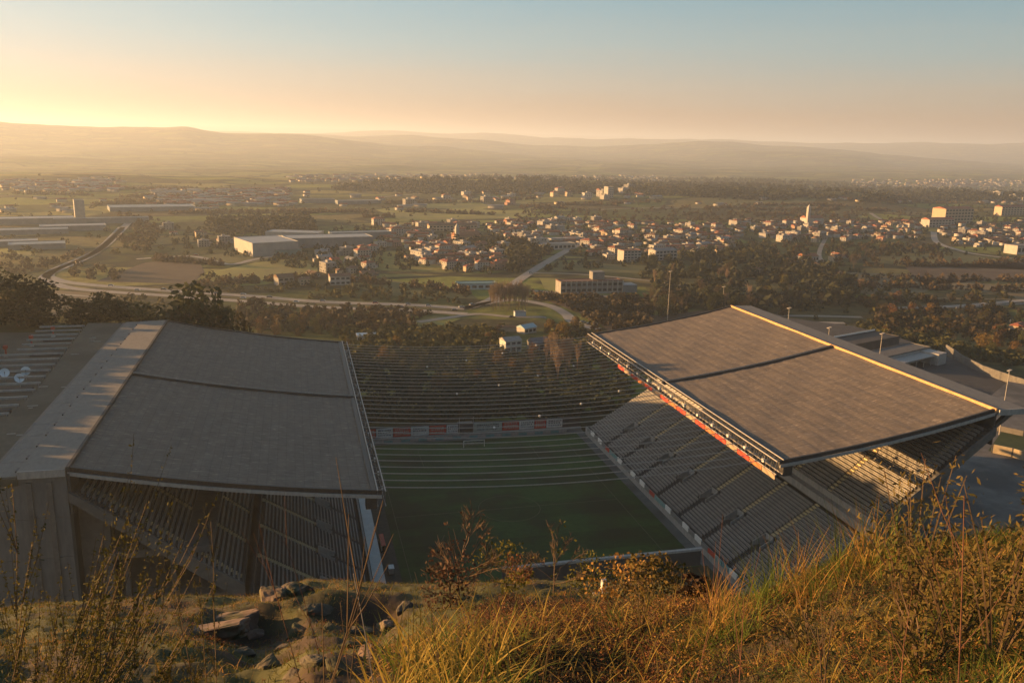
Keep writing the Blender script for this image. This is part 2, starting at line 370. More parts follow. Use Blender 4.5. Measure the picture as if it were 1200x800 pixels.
az = np.concatenate([np.linspace(-math.pi, -1.0, 50)[:-1], np.linspace(-1.0, 1.5, 620), np.linspace(1.5, math.pi, 40)[1:]])
rr = np.concatenate([[1.0, 60, 100], np.geomspace(130, 25000, 345)])
A, RR = np.meshgrid(az, rr)
X = CX+RR*np.sin(A); Y = CY+RR*np.cos(A); Z = H(X, Y)
V = np.stack([X, Y, Z], -1).reshape(-1, 3)
na, nr = len(az), len(rr)
I = (np.arange(nr-1)[:, None]*na+np.arange(na-1)[None]).ravel()
T = np.stack([I, I+1, I+na+1, I+na], 1)
def land_material():
    m = bpy.data.materials.new('farmland'); m.use_nodes = True
    n = m.node_tree.nodes; l = m.node_tree.links; b = n['Principled BSDF']; b.inputs['Roughness'].default_value = 1; b.inputs['Specular IOR Level'].default_value = .1
    g = n.new('ShaderNodeNewGeometry')
    mp = n.new('ShaderNodeMapping'); mp.inputs['Scale'].default_value = (1/190, 1/95, 0); mp.inputs['Rotation'].default_value = (0, 0, .35)
    l.new(g.outputs['Position'], mp.inputs[0])
    wz = n.new('ShaderNodeTexNoise'); wz.inputs['Scale'].default_value = .9; l.new(mp.outputs[0], wz.inputs['Vector'])
    ad = n.new('ShaderNodeMixRGB'); ad.blend_type = 'LINEAR_LIGHT'; ad.inputs[0].default_value = .35; l.new(mp.outputs[0], ad.inputs[1]); l.new(wz.outputs['Color'], ad.inputs[2])
    vo = n.new('ShaderNodeTexVoronoi'); vo.inputs['Scale'].default_value = 1; l.new(ad.outputs[0], vo.inputs['Vector'])
    rp = n.new('ShaderNodeValToRGB'); cr = rp.color_ramp; cr.interpolation = 'CONSTANT'
    cols = [(0, (.06, .07, .018)), (.16, (.12, .13, .03)), (.3, (.08, .065, .025)), (.42, (.16, .17, .035)), (.52, (.055, .06, .018)), (.64, (.13, .11, .04)), (.76, (.10, .12, .025)), (.88, (.19, .17, .05))]
    cr.elements[0].color = (*cols[0][1], 1); cr.elements[0].position = 0
    cr.elements[1].position = cols[1][0]; cr.elements[1].color = (*cols[1][1], 1)
    for p, c in cols[2:]:
        e = cr.elements.new(p); e.color = (*c, 1)
    sx = n.new('ShaderNodeSeparateXYZ'); l.new(vo.outputs['Color'], sx.inputs[0]); l.new(sx.outputs[0], rp.inputs[0])
    ve = n.new('ShaderNodeTexVoronoi'); ve.feature = 'DISTANCE_TO_EDGE'; ve.inputs['Scale'].default_value = 1; l.new(ad.outputs[0], ve.inputs['Vector'])
    er = n.new('ShaderNodeMapRange'); er.inputs[1].default_value = .02; er.inputs[2].default_value = .07; l.new(ve.outputs['Distance'], er.inputs[0])
    m1 = n.new('ShaderNodeMix'); m1.data_type = 'RGBA'; m1.inputs[6].default_value = (.03, .03, .014, 1); l.new(er.outputs[0], m1.inputs['Factor']); l.new(rp.outputs[0], m1.inputs[7])
    # scrub and woodland patches
    ns = n.new('ShaderNodeTexNoise'); ns.inputs['Scale'].default_value = 1/260; ns.inputs['Detail'].default_value = 9; ns.inputs['Roughness'].default_value = .65; l.new(g.outputs['Position'], ns.inputs['Vector'])
    sr = n.new('ShaderNodeMapRange'); sr.inputs[1].default_value = .53; sr.inputs[2].default_value = .62; l.new(ns.outputs[0], sr.inputs[0])
    nf = n.new('ShaderNodeTexNoise'); nf.inputs['Scale'].default_value = 1/9; nf.inputs['Detail'].default_value = 8; nf.inputs['Roughness'].default_value = .7; l.new(g.outputs['Position'], nf.inputs['Vector'])
    fr = n.new('ShaderNodeValToRGB'); fr.color_ramp.elements[0].position = .35; fr.color_ramp.elements[1].position = .7
    fr.color_ramp.elements[0].color = (.022, .026, .010, 1); fr.color_ramp.elements[1].color = (.085, .075, .03, 1); l.new(nf.outputs[0], fr.inputs[0])
    m2 = n.new('ShaderNodeMix'); m2.data_type = 'RGBA'; l.new(sr.outputs[0], m2.inputs['Factor']); l.new(m1.outputs[2], m2.inputs[6]); l.new(fr.outputs[0], m2.inputs[7])
    mv = n.new('ShaderNodeMapRange'); mv.inputs[1].default_value = .3; mv.inputs[2].default_value = .7; mv.inputs[3].default_value = .6; mv.inputs[4].default_value = 1.4; l.new(nf.outputs[0], mv.inputs[0])
    vm = n.new('ShaderNodeVectorMath'); vm.operation = 'SCALE'; l.new(m2.outputs[2], vm.inputs[0]); l.new(mv.outputs[0], vm.inputs['Scale'])
    l.new(vm.outputs[0], b.inputs['Base Color'])
    bp = n.new('ShaderNodeBump'); bp.inputs['Strength'].default_value = .6; bp.inputs['Distance'].default_value = 1.2; l.new(nf.outputs[0], bp.inputs['Height']); l.new(bp.outputs[0], b.inputs['Normal'])
    return m
LAND = land_material()
structure(link('ground', np_mesh('ground', V, T, LAND, smooth=True)))

# ------------------------------------------------------------------ stadium
AISLES = [19, 34, 49, 64, 79, 94, 109]
Y0, Y1 = 0.0, 127.6
KZ, ZB = .001122, 35.75
def roof_z(x): return ZB+KZ*x*x
XI, XO = 45.15, 99.7
LOW = (44.2, 2.0, 69.2, 17.3, 30)      # x0 z0 x1 z1 rows
UPP = (71.4, 20.6, 98.6, 42.4, 31)
VG = 1.9                                # half width of the openings in the lower rows
def tread(spec, i):
    x0, z0, x1, z1, n = spec
    return x0+(x1-x0)*i/n, z0+(z1-z0)*i/n
def step_profile(spec, under, skip=None):
    x0, z0, x1, z1, n = spec; P = []
    for i in range(n):
        xa, za = tread(spec, i); xb, _ = tread(spec, i+1)
        if skip and skip[0] <= i < skip[1]: za = tread(spec, skip[0])[1]-.5
        P += [(xa, za), (xb, za)]
    return P+[(x1, z1)]+under
def seg_y(g):
    """y ranges between the aisles with a gap of half width g"""
    e = [Y0]+[v for a in AISLES for v in (a-g, a+g)]+[Y1]
    return [(e[i], e[i+1]) for i in range(0, len(e), 2)]
def row_mesh(name, g, r):
    mb = MB()
    for a, b in seg_y(g):
        y = a+.25
        while y+.5 < b:
            mb.box(.34, y+.03, .0, .60, y+.47, .36)
            x = .52; mb.add([(x, y+.03, .40), (x+.1, y+.03, .40), (x+.1, y+.47, .40), (x, y+.47, .40), (x+.10, y+.03, .66), (x+.17, y+.03, .66), (x+.17, y+.47, .66), (x+.10, y+.47, .66)],
                            [(4, 5, 6, 7), (0, 1, 5, 4), (1, 2, 6, 5), (2, 3, 7, 6), (3, 0, 4, 7)])
            y += .52
    return mb.mesh(name, SEATM)
ROWS = {g: row_mesh('seat_row', g, 0) for g in (.75, VG+.5)}

def make_stand(s, name, label):
    t = thing(name, label, 'stadium stand')
    def P(mb, nm, m, **k):
        mb.v = [(x*s, y, z) for x, y, z in mb.v]
        if s < 0: mb.f = [f[::-1] for f in mb.f]
        return mb.build(nm, m, t, **k)
    # terraces
    for nm, spec, under in (('lower_tier', LOW, [(69.2, 15.0), (60, 9.5), (50, -1), (44.2, -1)]), ('upper_tier', UPP, [(99.6, 42.4), (99.6, 40.6), (71.4, 18.6)])):
        mb = MB()
        if spec is LOW:
            full = step_profile(spec, under); cut = step_profile(spec, under, (10, 14))
            e = [Y0]+[v for a in AISLES for v in (a-VG, a+VG)]+[Y1]
            for i in range(len(e)-1): mb.prism(cut if i % 2 else full, e[i], e[i+1])
        else: mb.prism(step_profile(spec, under), Y0-1.2, Y1)
        P(mb, nm, CONCD)
    # seats
    for spec in (LOW, UPP):
        for i in range(spec[4]-(1 if spec is LOW else 0)):
            if spec is LOW and i < 1: continue
            x, z = tread(spec, i)
            g = VG+.5 if (spec is LOW and 9 <= i < 15) else .75
            o = link('seat_row', ROWS[g], t, (x*s, 0, z+.01))
            o['kind'] = 'stuff'
            if s < 0: o.scale = (-1, 1, 1)
    # aisle stairs
    for spec in (LOW, UPP):
        st = 14 if spec is LOW else 0
        mb = MB()
        for i in range(st, spec[4]):
            x, z = tread(spec, i); x2, z2 = tread(spec, i+1)
            mb.box((x+.02), -.74, z, (x+x2)/2, .74, z+.03)
            mb.box((x+x2)/2, -.74, z, x2-.01, .74, z+(z2-z)/2)
        mb.v = [(x*s, y, z) for x, y, z in mb.v]
        me = mb.mesh('stair_flight', YEL)
        for a in AISLES+([] if spec is LOW else [3.5]): link('stair_flight', me, t, (0, a, 0))
    # openings in the lower rows: side walls, dark mouth, rail
    mb = MB(); mo = MB(); ra = MB()
    xa, za = tread(LOW, 10); xb, zb = tread(LOW, 14)
    for q in (-VG, VG-.25):
        mb.prism([(xa-.3, za-1.2), (xb, za-1.2), (xb, zb+.5), (xa-.3, za+.6)], q, q+.25)
    mb.box(xb-.02, -VG+.25, za+.9, xb+.28, VG-.25, zb+.6)
    ra.tube([(xa-.2, -VG+.12, za+1.3), (xb, -VG+.12, zb+1.3), (xb+.1, VG-.12, zb+1.3), (xa-.2, VG-.12, za+1.3)], .05, n=4)
    mo.box(xb-.10, -VG+1.1, za-.45, xb-.02, VG-1.1, za+1.2)
    for m_ in (mb, mo, ra): m_.v = [(x*s, y, z) for x, y, z in m_.v]
    m1 = mb.mesh('stair_opening', CONCL); m2 = mo.mesh('doorway', METAL); m3 = ra.mesh('rail', STEEL)
    for a in AISLES:
        o = link('stair_opening', m1, t, (0, a, 0)); link('doorway', m2, o); link('rail', m3, o)
    # front wall with its boards
    P(MB().box(43.75, Y0, -.5, 44.2, Y1, 3.0), 'front_wall', CONCL)
    # parapet between the tiers
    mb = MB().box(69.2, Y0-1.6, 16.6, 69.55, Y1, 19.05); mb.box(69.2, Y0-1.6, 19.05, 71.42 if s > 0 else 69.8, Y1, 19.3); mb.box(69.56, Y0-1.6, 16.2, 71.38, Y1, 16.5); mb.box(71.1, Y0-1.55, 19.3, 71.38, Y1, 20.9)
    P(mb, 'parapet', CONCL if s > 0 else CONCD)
    # edge beams of the tiers
    for yy in (Y0-2.0, Y1):
        P(MB().prism([(70.6, 17.7), (99.9, 41.1), (99.9, 42.9), (70.6, 21.4)], yy, yy+.75), 'end_beam', CONC)
    # back wall behind the top row
    P(MB().box(99.62, Y0-1.2, 38.5, 100.0, Y1, 46.2), 'back_wall', CONCD)
    # ribs: the tall concrete fins that carry everything
    if s > 0:
        rib = [(69.4, 14.6), (99.6, 38.4), (107.6, 46.2), (107.9, 44.4), (97.5, 37), (92.3, 31), (88.5, 20), (85, -6), (75, -6), (74, 6), (66, 10.6)]
        ys = [2.0+15.4*i for i in range(9)]
    else:
        rib = [(94.5, 36.2), (99.6, 40.3), (99.6, -6), (94.5, -6)]
        ys = [2.0+15.4*i for i in range(9)]
    me = MB(); me.prism(rib, 0, 1.0); me.v = [(x*s, y, z) for x, y, z in me.v]; me = me.mesh('rib', CONC)
    for y in ys: link('rib', me, t, (0, y, 0))
    # concourse floors and columns below the upper tier
    P(MB().box(76.5, Y0+1.2, 27.6 if s < 0 else 10.5, 97, Y1-1, 28.9 if s < 0 else 11.3), 'concourse_floor', CONC)
    P(MB().box(71, Y0+.6, 18.2 if s < 0 else 1.0, 98 if s < 0 else 90, Y1-1, 18.9 if s < 0 else 1.6), 'concourse_floor', CONC)
    if s < 0:
        for y in (3, 18, 33):
            for x in (84, 92.4): P(MB().box(x-.45, y, 18.9, x+.45, y+.9, 27.6), 'column', CONC)
        P(MB().box(86.0, 6, 18.9, 99, Y1-1, 27.6), 'inner_wall', CONCD)
        P(MB().box(76.5, 1.5, 18.9, 76.7, 9, 20.1), 'guard_wall', CONCL)
    # roof skin in two halves with an open joint
    for ya, yb in ((Y0-.2, 62.9), (64.1, Y1+.2)):
        nx, ny = 36, 20
        top = [(XI+(XO-XI)*i/nx, ya+(yb-ya)*j/ny) for i in range(nx+1) for j in range(ny+1)]
        # the skin is never quite even
        tv = [(x, y, roof_z(x)+.06*math.sin(y*1.7+x*.3)+.05*math.sin(x*1.3+y*.2)) for x, y in top]
        nv = len(tv); tv += [(x, y, roof_z(x)-.35) for x, y in top]
        g = lambda i, j: i*(ny+1)+j
        fs = []
        for i in range(nx):
            for j in range(ny):
                fs.append((g(i, j), g(i+1, j), g(i+1, j+1), g(i, j+1))); fs.append((g(i, j)+nv, g(i, j+1)+nv, g(i+1, j+1)+nv, g(i+1, j)+nv))
        for i in range(nx):
            for j, q in ((0, 0), (ny, 1)): fs.append((g(i, j), g(i, j)+nv, g(i+1, j)+nv, g(i+1, j)))
        for j in range(ny):
            for i in (0, nx): fs.append((g(i, j), g(i, j+1), g(i, j+1)+nv, g(i, j)+nv))
        mb = MB(); mb.add(tv, fs); P(mb, 'roof_skin', ROOF)
    def strip(y, w, za, zb, x0=XI-1.2, x1=XO+.3, n=30):
        mb = MB(); xs = [x0+(x1-x0)*i/n for i in range(n+1)]
        mb.prism([(x, roof_z(x)+zb) for x in xs]+[(x, roof_z(x)+za) for x in xs[::-1]], y, y+w); return mb
    for yy in (Y0-.75, Y1+.22): P(strip(yy, .53, -.5, .42), 'edge_gutter', METAL)
    P(strip(Y0-1.15, .38, -1.15, -.52), 'edge_trim', CONCL)
    P(strip(63.0, .42, -.4, .55), 'joint_upstand', METAL); P(strip(63.43, .55, -.4, .05), 'joint_gutter', CONCD)
    P(strip(63.99, .1, -.35, .62), 'joint_flashing', STEEL)
    # inner edge: two tubes, a lattice below them, walkway, lamps
    zi = roof_z(XI)
    ya, yb = Y0-1.0, Y1+1.0
    P(MB().box(XI-.1, ya+.3, zi-.3, XI+.9, yb-.3, zi+.34), 'edge_gutter', METAL)
    rails = MB().tube([(XI-.35, ya, zi+.45), (XI-.35, yb, zi+.45)], .14, n=6)
    rails.tube([(XI-1.9, ya, zi+.15), (XI-1.9, yb, zi+.15)], .14, n=6)
    rails.tube([(XI-.35, ya, zi-2.9), (XI-.35, yb, zi-2.9)], .13, n=6)
    rails.tube([(XI-1.9, ya, zi-2.9), (XI-1.9, yb, zi-2.9)], .13, n=6)
    P(rails, 'truss_chord', STEEL)
    ml = MB(); y = ya+.2
    while y < yb-1.5:
        ml.tube([(XI-1.9, y, zi+.15), (XI-1.9, y+.9, zi-2.9)], .06, n=3); ml.tube([(XI-1.9, y+.9, zi-2.9), (XI-1.9, y+1.8, zi+.15)], .06, n=3)
        ml.tube([(XI-.35, y, zi+.45), (XI-1.9, y, zi+.15)], .06, n=3); ml.tube([(XI-.35, y, zi+.45), (XI-.35, y, zi-2.9)], .05, n=3)
        y += 1.875
    stuff(P(ml, 'truss_lattice', mat('lattice_steel', (.12, .11, .10), (.18, .17, .15), rough=.6)))
    P(MB().box(XI-1.75, ya, zi-3.05, XI-.5, yb, zi-2.95), 'walkway', METAL)
    lm = MB().box(0, 0, 0, .7, .9, .7); lm.tube([(.35, .45, .7), (.35, .45, 1.5)], .05, n=4); lme = lm.mesh('floodlight', [LAMPM])
    for i in range(15):
        y = 4+8.4*i
        o = link('floodlight', lme, t, (s*(XI-2.3) if s > 0 else s*(XI-1.6), y, zi-1.9))
    if s > 0:
        y = ya
        while y < 92:
            L = 5.6
            P(MB().box(XI-2.2, y+.06, zi-4.1, XI-2.05, y+L-.06, zi-2.95), 'banner_panel', [REDP, mat('sunlit_concrete', (.42, .16, .06), (.5, .22, .09)), REDP, mat('banner_sand', (.34, .26, .18), (.4, .32, .22))][int(y/5.75*7) % 4]); y += 5.75  # orange panels stand for concrete in low sun, the glow in their colour
    # loudspeaker box hung at the near corner
    P(MB().box(XI-.2, Y0-1.0, zi-3.4, XI+2.0, Y0+1.2, zi-.75), 'end_cabin', METAL)
    # outer edge: curb with low-sun orange in its colour on the right stand, wide cap, outer lip
    zo = roof_z(XO)
    P(MB().box(XO-.1, Y0-1.2, zo-.3, XO+.45, Y1+.5, zo+.62), 'ridge_curb', mat('curb_sunlit_ochre', (.36, .22, .10), (.46, .29, .14), scale=.7) if s > 0 else CONCD)
    P(MB().prism([(XO+.5, zo-1.0), (XO+.5, zo+.5), (108.0, zo+.28), (108.0, zo-1.0)], Y0-1.4, Y1+.4), 'roof_cap', CAPM)
    for yy in (Y0-1.75, ): P(MB().box(XO+.5, yy, zo-1.0, 107.9, yy+.33, zo+.42), 'cap_edge', CONCL)
    return t
CAPM = mat('cap_concrete', (.21, .20, .18), (.25, .24, .215), scale=1.4, detail=10, c3=(.17, .16, .145), s3=.9, lo3=.5, hi3=.9, stretch=(1, .5, 1))
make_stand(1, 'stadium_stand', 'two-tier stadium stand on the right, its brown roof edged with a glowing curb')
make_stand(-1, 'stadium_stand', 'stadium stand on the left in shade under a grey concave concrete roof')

ORD = ['first', 'second', 'third', 'fourth', 'fifth', 'sixth', 'seventh', 'eighth', 'ninth', 'tenth', 'eleventh', 'twelfth', 'thirteenth', 'fourteenth',
       'fifteenth', 'sixteenth', 'seventeenth', 'eighteenth', 'nineteenth', 'twentieth', 'twenty-first', 'twenty-second', 'twenty-third', 'twenty-fourth',
       'twenty-fifth', 'twenty-sixth', 'twenty-seventh', 'twenty-eighth', 'twenty-ninth', 'thirtieth', 'thirty-first', 'thirty-second', 'thirty-third', 'thirty-fourth']
cb = MB()
for dy in (-.16, .16):
    cb.tube([(x, dy, roof_z(x)) for x in np.linspace(-XI+.5, XI-.5, 25)], .052, n=4)
cme = cb.mesh('roof_cable', CABLE)
clamp = MB().box(-.22, -.28, -.28, .22, .28, .12).mesh('clamp', LAMPM)
for i in range(34):
    y = 1.9+3.75*i
    lab = f'thin pale cable pair across the open pitch, {ORD[i]} counted from the nearest'
    if i == 0: lab = 'nearest of the thin pale cables spanning the pitch between both roofs'
    if i == 33: lab = 'farthest of the thin pale cables spanning the pitch between both roofs'
    o = tag(link('roof_cable', cme, None, (0, y, 0)), lab, 'cable', 'cables spanning the pitch between the roofs')
    if i > 8 and i % 2 == 0:
        x = -22+((i*37) % 60); link('clamp', clamp, o, (x, 0, roof_z(x)))

# ---- pitch and its surround
structure(MB().box(-44, -14, -.6, 44, 141, -.02).build('stadium_floor', mat('rubber_track', (.09, .11, .115), (.14, .165, .165), scale=.4, detail=7, c3=(.08, .09, .09), s3=.1)))
structure(MB().box(-40.4, 8, -.02, 40.65, 129.0, .0+.02).build('pitch', TURF))
pl = MB(); z0, z1 = .024, .03
yn, yf = 16.27, 121.27
def ln(x0, y0, x1, y1): pl.box(x0, y0, z0, x1, y1, z1)
for x in (-34, 33.88): ln(x, yn, x+.12, yf)
for y in (yn, yf-.12, 68.7): ln(-33.86, y, 33.86, y+.12)
for (ya, d) in ((yn, 1), (yf, -1)):
    for hw, dp in ((20.16, 16.5), (9.16, 5.5)):
        a, b = ya+.14*d, ya+d*dp
        ln(-hw, min(a, b), -hw+.12, max(a, b)); ln(hw-.12, min(a, b), hw, max(a, b)); ln(-hw+.14, b, hw-.14, b+.12)
for k in range(48):
    a0, a1 = 2*math.pi*k/48, 2*math.pi*(k+1)/48
    pl.add([(r*math.cos(a), 68.77+r*math.sin(a), z1) for r, a in ((9.1, a0), (9.22, a0), (9.22, a1), (9.1, a1))], [(0, 1, 2, 3)])
structure(pl.build('pitch_lines', PAINT))

for k, (gy, d, lab) in enumerate(((yf, 1, 'white goal at the far end of the pitch below the banner wall'), (yn, -1, 'white goal at the near end of the pitch behind the grassy brow'))):
    t = thing('goal', lab, 'goal', (0, gy, .02), 0, 'football goals')
    for x in (-3.72, 3.72): MB().tube([(x, 0, 0), (x, 0, 2.5)], .09, n=6).build('post', WHITEP, t)
    MB().tube([(-3.8, 0, 2.5), (3.8, 0, 2.5)], .09, n=6).build('crossbar', WHITEP, t)
    net = MB()
    for i in range(16):
        x = -3.7+7.4*i/15; net.tube([(x, 0, 2.45), (x, 1.2*d, 2.2), (x, 2.0*d, 0)], .012, n=3, cap=False)
    for z, yy in ((.5, 1.85), (1.1, 1.6), (1.7, 1.4)): net.tube([(-3.7, yy*d, z), (3.7, yy*d, z)], .012, n=3, cap=False)
    stuff(net.build('net', WHITEP, t))

t = thing('advertising_board', 'low pale advertising board strip at the foot of the far banner wall', 'advertising board', (0, 130.6, 0))
for i in range(24):
    m = [mat('board_teal', (.12, .24, .24), (.17, .3, .3)), CONCL, mat('board_grey', (.2, .21, .21), (.27, .27, .26)), CONCL][(i*i) % 4]
    MB().box(-37+3.1*i, 0, 0, -37+3.1*i+3.04, .12, .95).build('board', m, t)
t = thing('advertising_board', 'row of white and teal advertising boards along the right touchline wall', 'advertising board', (43.4, 0, 0))
for i in range(30):
    c = (i*7) % 10
    m = MATS['board_teal'] if c in (1, 4) else WHITEP if c in (2, 6, 7) else REDP if c == 8 else MATS['board_grey']
    h = 3.7 if c in (2, 6, 7) else 3.35
    MB().box(-.02, 8+3.9*i, 2.2, .3, 8+3.9*i+3.7, h).build('board', m, t)

# far banner wall and its panels (red and pale blocks with rows of small lettering)
t = thing('retaining_wall', 'low dark wall behind the far goal carrying red and white banners', 'wall')
MB().box(-44, 134.4, -.5, 44, 135.0, 4.6).build('wall', CONCD, t)
MB().box(-44, 133.2, -.5, 44, 134.38, .75).build('ledge', CONCL, t)
edges = [(-39.5, -33.4, 'r'), (-33.2, -27.3, 'w'), (-27.1, -20.9, 'r'), (-20.7, -14.2, 'w'), (-14.0, -7.8, 'r'), (-7.6, -3.4, 'w'), (2.4, 13.2, 't'), (13.4, 19.7, 'r'), (19.9, 25.6, 'w'), (25.8, 30.3, 'r'), (30.5, 36.7, 'w')]
BRED = mat('banner_red', (.42, .06, .045), (.55, .08, .06), scale=.8)
BWHT = mat('banner_white', (.5, .5, .5), (.62, .62, .6), scale=.8)
BTEA = mat('banner_teal', (.27, .33, .31), (.36, .41, .38), scale=.8)
BINK = mat('banner_ink', (.10, .10, .12)); BINKR = mat('banner_ink_pale', (.5, .42, .4))
cn = {'r': 0, 'w': 0}
words = {'r': ['dark red banner at the left end of the far wall', 'dark red banner second from the left on the far wall', 'dark red banner left of the dark tunnel mouth', 'dark red banner right of the long greenish banner', 'short dark red banner nearest the right end of the far wall'],
         'w': ['pale banner between the two leftmost red banners', 'pale banner between the second and third red banners', 'short pale banner beside the dark tunnel mouth', 'pale banner between the two rightmost red banners', 'pale banner at the right end of the far wall']}
for x0, x1, c in edges:
    if c == 't': lab = 'long greenish white banner right of the dark tunnel mouth'; m, ink = BTEA, BINK
    else:
        lab = words[c][cn[c]]; cn[c] += 1; m, ink = (BRED, BINKR) if c == 'r' else (BWHT, BINK)
    t = tag(MB().box(x0, 134.2, .95, x1, 134.36, 4.3).build('banner', m), lab, 'banner', 'banners on the far wall')
    lt = MB(); w = x1-x0
    for zz, hh in ((3.35, .42), (2.5, .5), (1.6, .35)):
        x = x0+w*.12
        while x < x1-w*.14:
            l_ = random.uniform(.25, .6); lt.box(x, 134.17, zz, min(x+l_, x1-.3), 134.19, zz+hh); x += l_+random.uniform(.12, .35)
    stuff(lt.build('lettering', ink, t))
t = thing('tunnel_hut', 'dark tall-framed hut in the far wall directly behind the goal', 'hut', (-.5, 133, 0))
MB().box(-2.7, .6, 0, 2.7, 4, 4.4).build('body', METAL, t)
for x in (-2.7, 2.5): MB().box(x, .2, 0, x+.2, .4, 7.2).build('frame_post', STEEL, t)
MB().box(-2.7, .2, 7.2, 2.7, .4, 7.45).build('frame_beam', METAL, t)
MB().box(-2.2, .5, 2.6, 2.2, .58, 4.1).build('screen', MATS['banner_ink'], t)
MB().box(-1.4, .5, 0, 1.4, .58, 2.2).build('door', CONCD, t)

# dugout roof, paving and bench at the left touchline
t = thing('players_walkway', 'long pale blue covered players walkway beside the left stand', 'walkway', (-42.1, 0, 0))
DUG = mat('dugout_sheet', (.42, .46, .47), (.54, .58, .58), scale=.4, rough=.4)
for i in range(26):
    MB().box(-1.45, 14+3.8*i, 2.9, 1.4, 14+3.8*i+3.74, 3.0).build('roof_panel', DUG, t)
for i in range(14): MB().tube([(1.3, 14.3+7.6*i, 0), (1.3, 14.3+7.6*i, 2.9)], .06, n=5).build('post', STEEL, t)
MB().box(-1.5, 14, 0, -1.4, 112, 2.88).build('back_wall', CONC, t)
t = thing('substitutes_bench', 'red and white substitutes bench beside the pale walkway at the left touchline', 'bench', (-39.2, 48, 0))
MB().box(-.6, 0, 1.9, .6, 7, 2.0).build('roof', REDP, t); MB().box(-.6, 0, .3, -.5, 7, 1.9).build('back', WHITEP, t); MB().box(-.4, .2, .3, .2, 6.8, .5).build('seat', SEATM, t)
for y in (.05, 6.9): MB().box(-.45, y, .1, .55, y+.06, 1.88).build('side', GLASS, t)
t = thing('equipment_cabinet', 'small grey cabinet on the left touchline nearer than the red bench', 'cabinet', (-38.4, 36, 0))
MB().box(-.6, 0, 0, .6, 2, 1.5).build('body', STEEL, t); MB().box(-.7, -.1, 1.5, .7, 2.1, 1.6).build('lid', WHITEP, t)
structure(MB().box(-40.4, 20, .024, -36.2, 118, .034).build('touchline_paving', mat('touchline_paving', (.035, .045, .04), (.06, .07, .062), scale=.8)))

# near-end parapet above the quarry face
t = thing('quarry_parapet', 'long pale concrete parapet above the near end of the pitch', 'wall')
MB().box(-20, -4.8, 20.5, 24.6, -4.0, 21.0).build('coping', CONCL, t)
MB().box(-20, -4.7, 17, 24.4, -4.2, 20.48).build('wall', CONCD, t)
structure(MB().slab([(-44, -40), (26, -40), (26, -4.9), (-44, -4.9)], -3, 16.9).build('quarry_terrace', mat('quarry_soil', (.035, .035, .015), (.06, .055, .022), scale=.8)))

# ------------------------------------------------------------------ roof plaza west of the left stand
t = thing('plaza_roof', 'flat olive grey plaza roof along the outside of the left stand', 'roof terrace')
OLV = mat('gravel_roof', (.085, .08, .06), (.12, .113, .085), scale=.9, detail=10, bump=.03, bscale=6, c3=(.07, .066, .05), s3=.06)
MB().slab([(-108.05, -1.5), (-108.05, 131), (-124.5, 133.5), (-119.5, 57), (-120.5, 30), (-121, -1.5)], 44.6, 46.0).build('deck', OLV, t)
for i in range(18): MB().box(-113.2+.3, -1+7.4*i, 46.02, -108.3, -1+7.4*i+7.3, 46.22).build('edge_slab', CAPM, t)
MB().box(-113.6, -1.4, 46.02, -112.95, 131.4, 46.12).build('channel', METAL, t)
for i in range(20): MB().box(-109.0, 1+6.6*i, 46.24, -108.4, 2.6+6.6*i, 46.5).build('vent', METAL, t)
for k in range(12):
    x, y = random.uniform(-120, -114.5), random.uniform(8, 118)
    MB().box(x, y, 46.02, x+random.uniform(.6, 2.4), y+.35, 46.12).build('skylight', CONCL, t)
# end wall under the plaza, in separate concrete lifts
t = thing('end_wall', 'tall blue grey concrete end wall at the lower left corner under the roof', 'wall')
for k in range(6):
    z = 45.7-7.8*k
    for (xa, xb) in ((-140, -125.1), (-125, -110.1), (-110, -100.2)):
        MB().box(xa, -1.1-.01*(k % 2), z-7.72, xb, 1.0, z).build('wall_panel', mat('wall_blue_grey', (.13, .14, .145), (.18, .19, .195), scale=1.2, detail=9, stretch=(1, 1, .2)), t)
for x in (-103.5, -106.8): MB().box(x, -1.5, 0, x+.9, -1.12, 45.0).build('pilaster', CONC, t)

# lower terrace with pergola beams, dishes
structure(MB().box(-119, -.9, -6, -100.3, 131, 44.55).build('rock_mass', CONCD))  # solid fill under the plaza, added to keep low sun out of the stand
structure(MB().slab([(-119, -1), (-124, 133), (-260, 150), (-260, -1)], 38, 43.0).build('plateau', OLV))
tp = thing('pergola', 'row of long pale pergola beams at the far left beside the plaza roof', 'pergola')
for k in range(17):
    y = 131.3-6.1*k
    xe = np.interp(y, [30, 57, 133], [-121.3, -120.4, -125.2])
    w = 13 if k < 6 else 22
    MB().box(xe-w, y, 45.2, xe, y+.45, 45.7).build('beam', CONCL if k % 3 != 1 else STEEL, tp)
    MB().tube([(xe-.6, y+.2, 43), (xe-.6, y+.2, 45.2)], .12, n=5).build('post', STEEL, tp)
    if k % 3 == 2: MB().box(xe-w*.8, y+1.6, 43.0, xe-2.5, y+3.2, 43.8).build('planter', CONCD, tp)
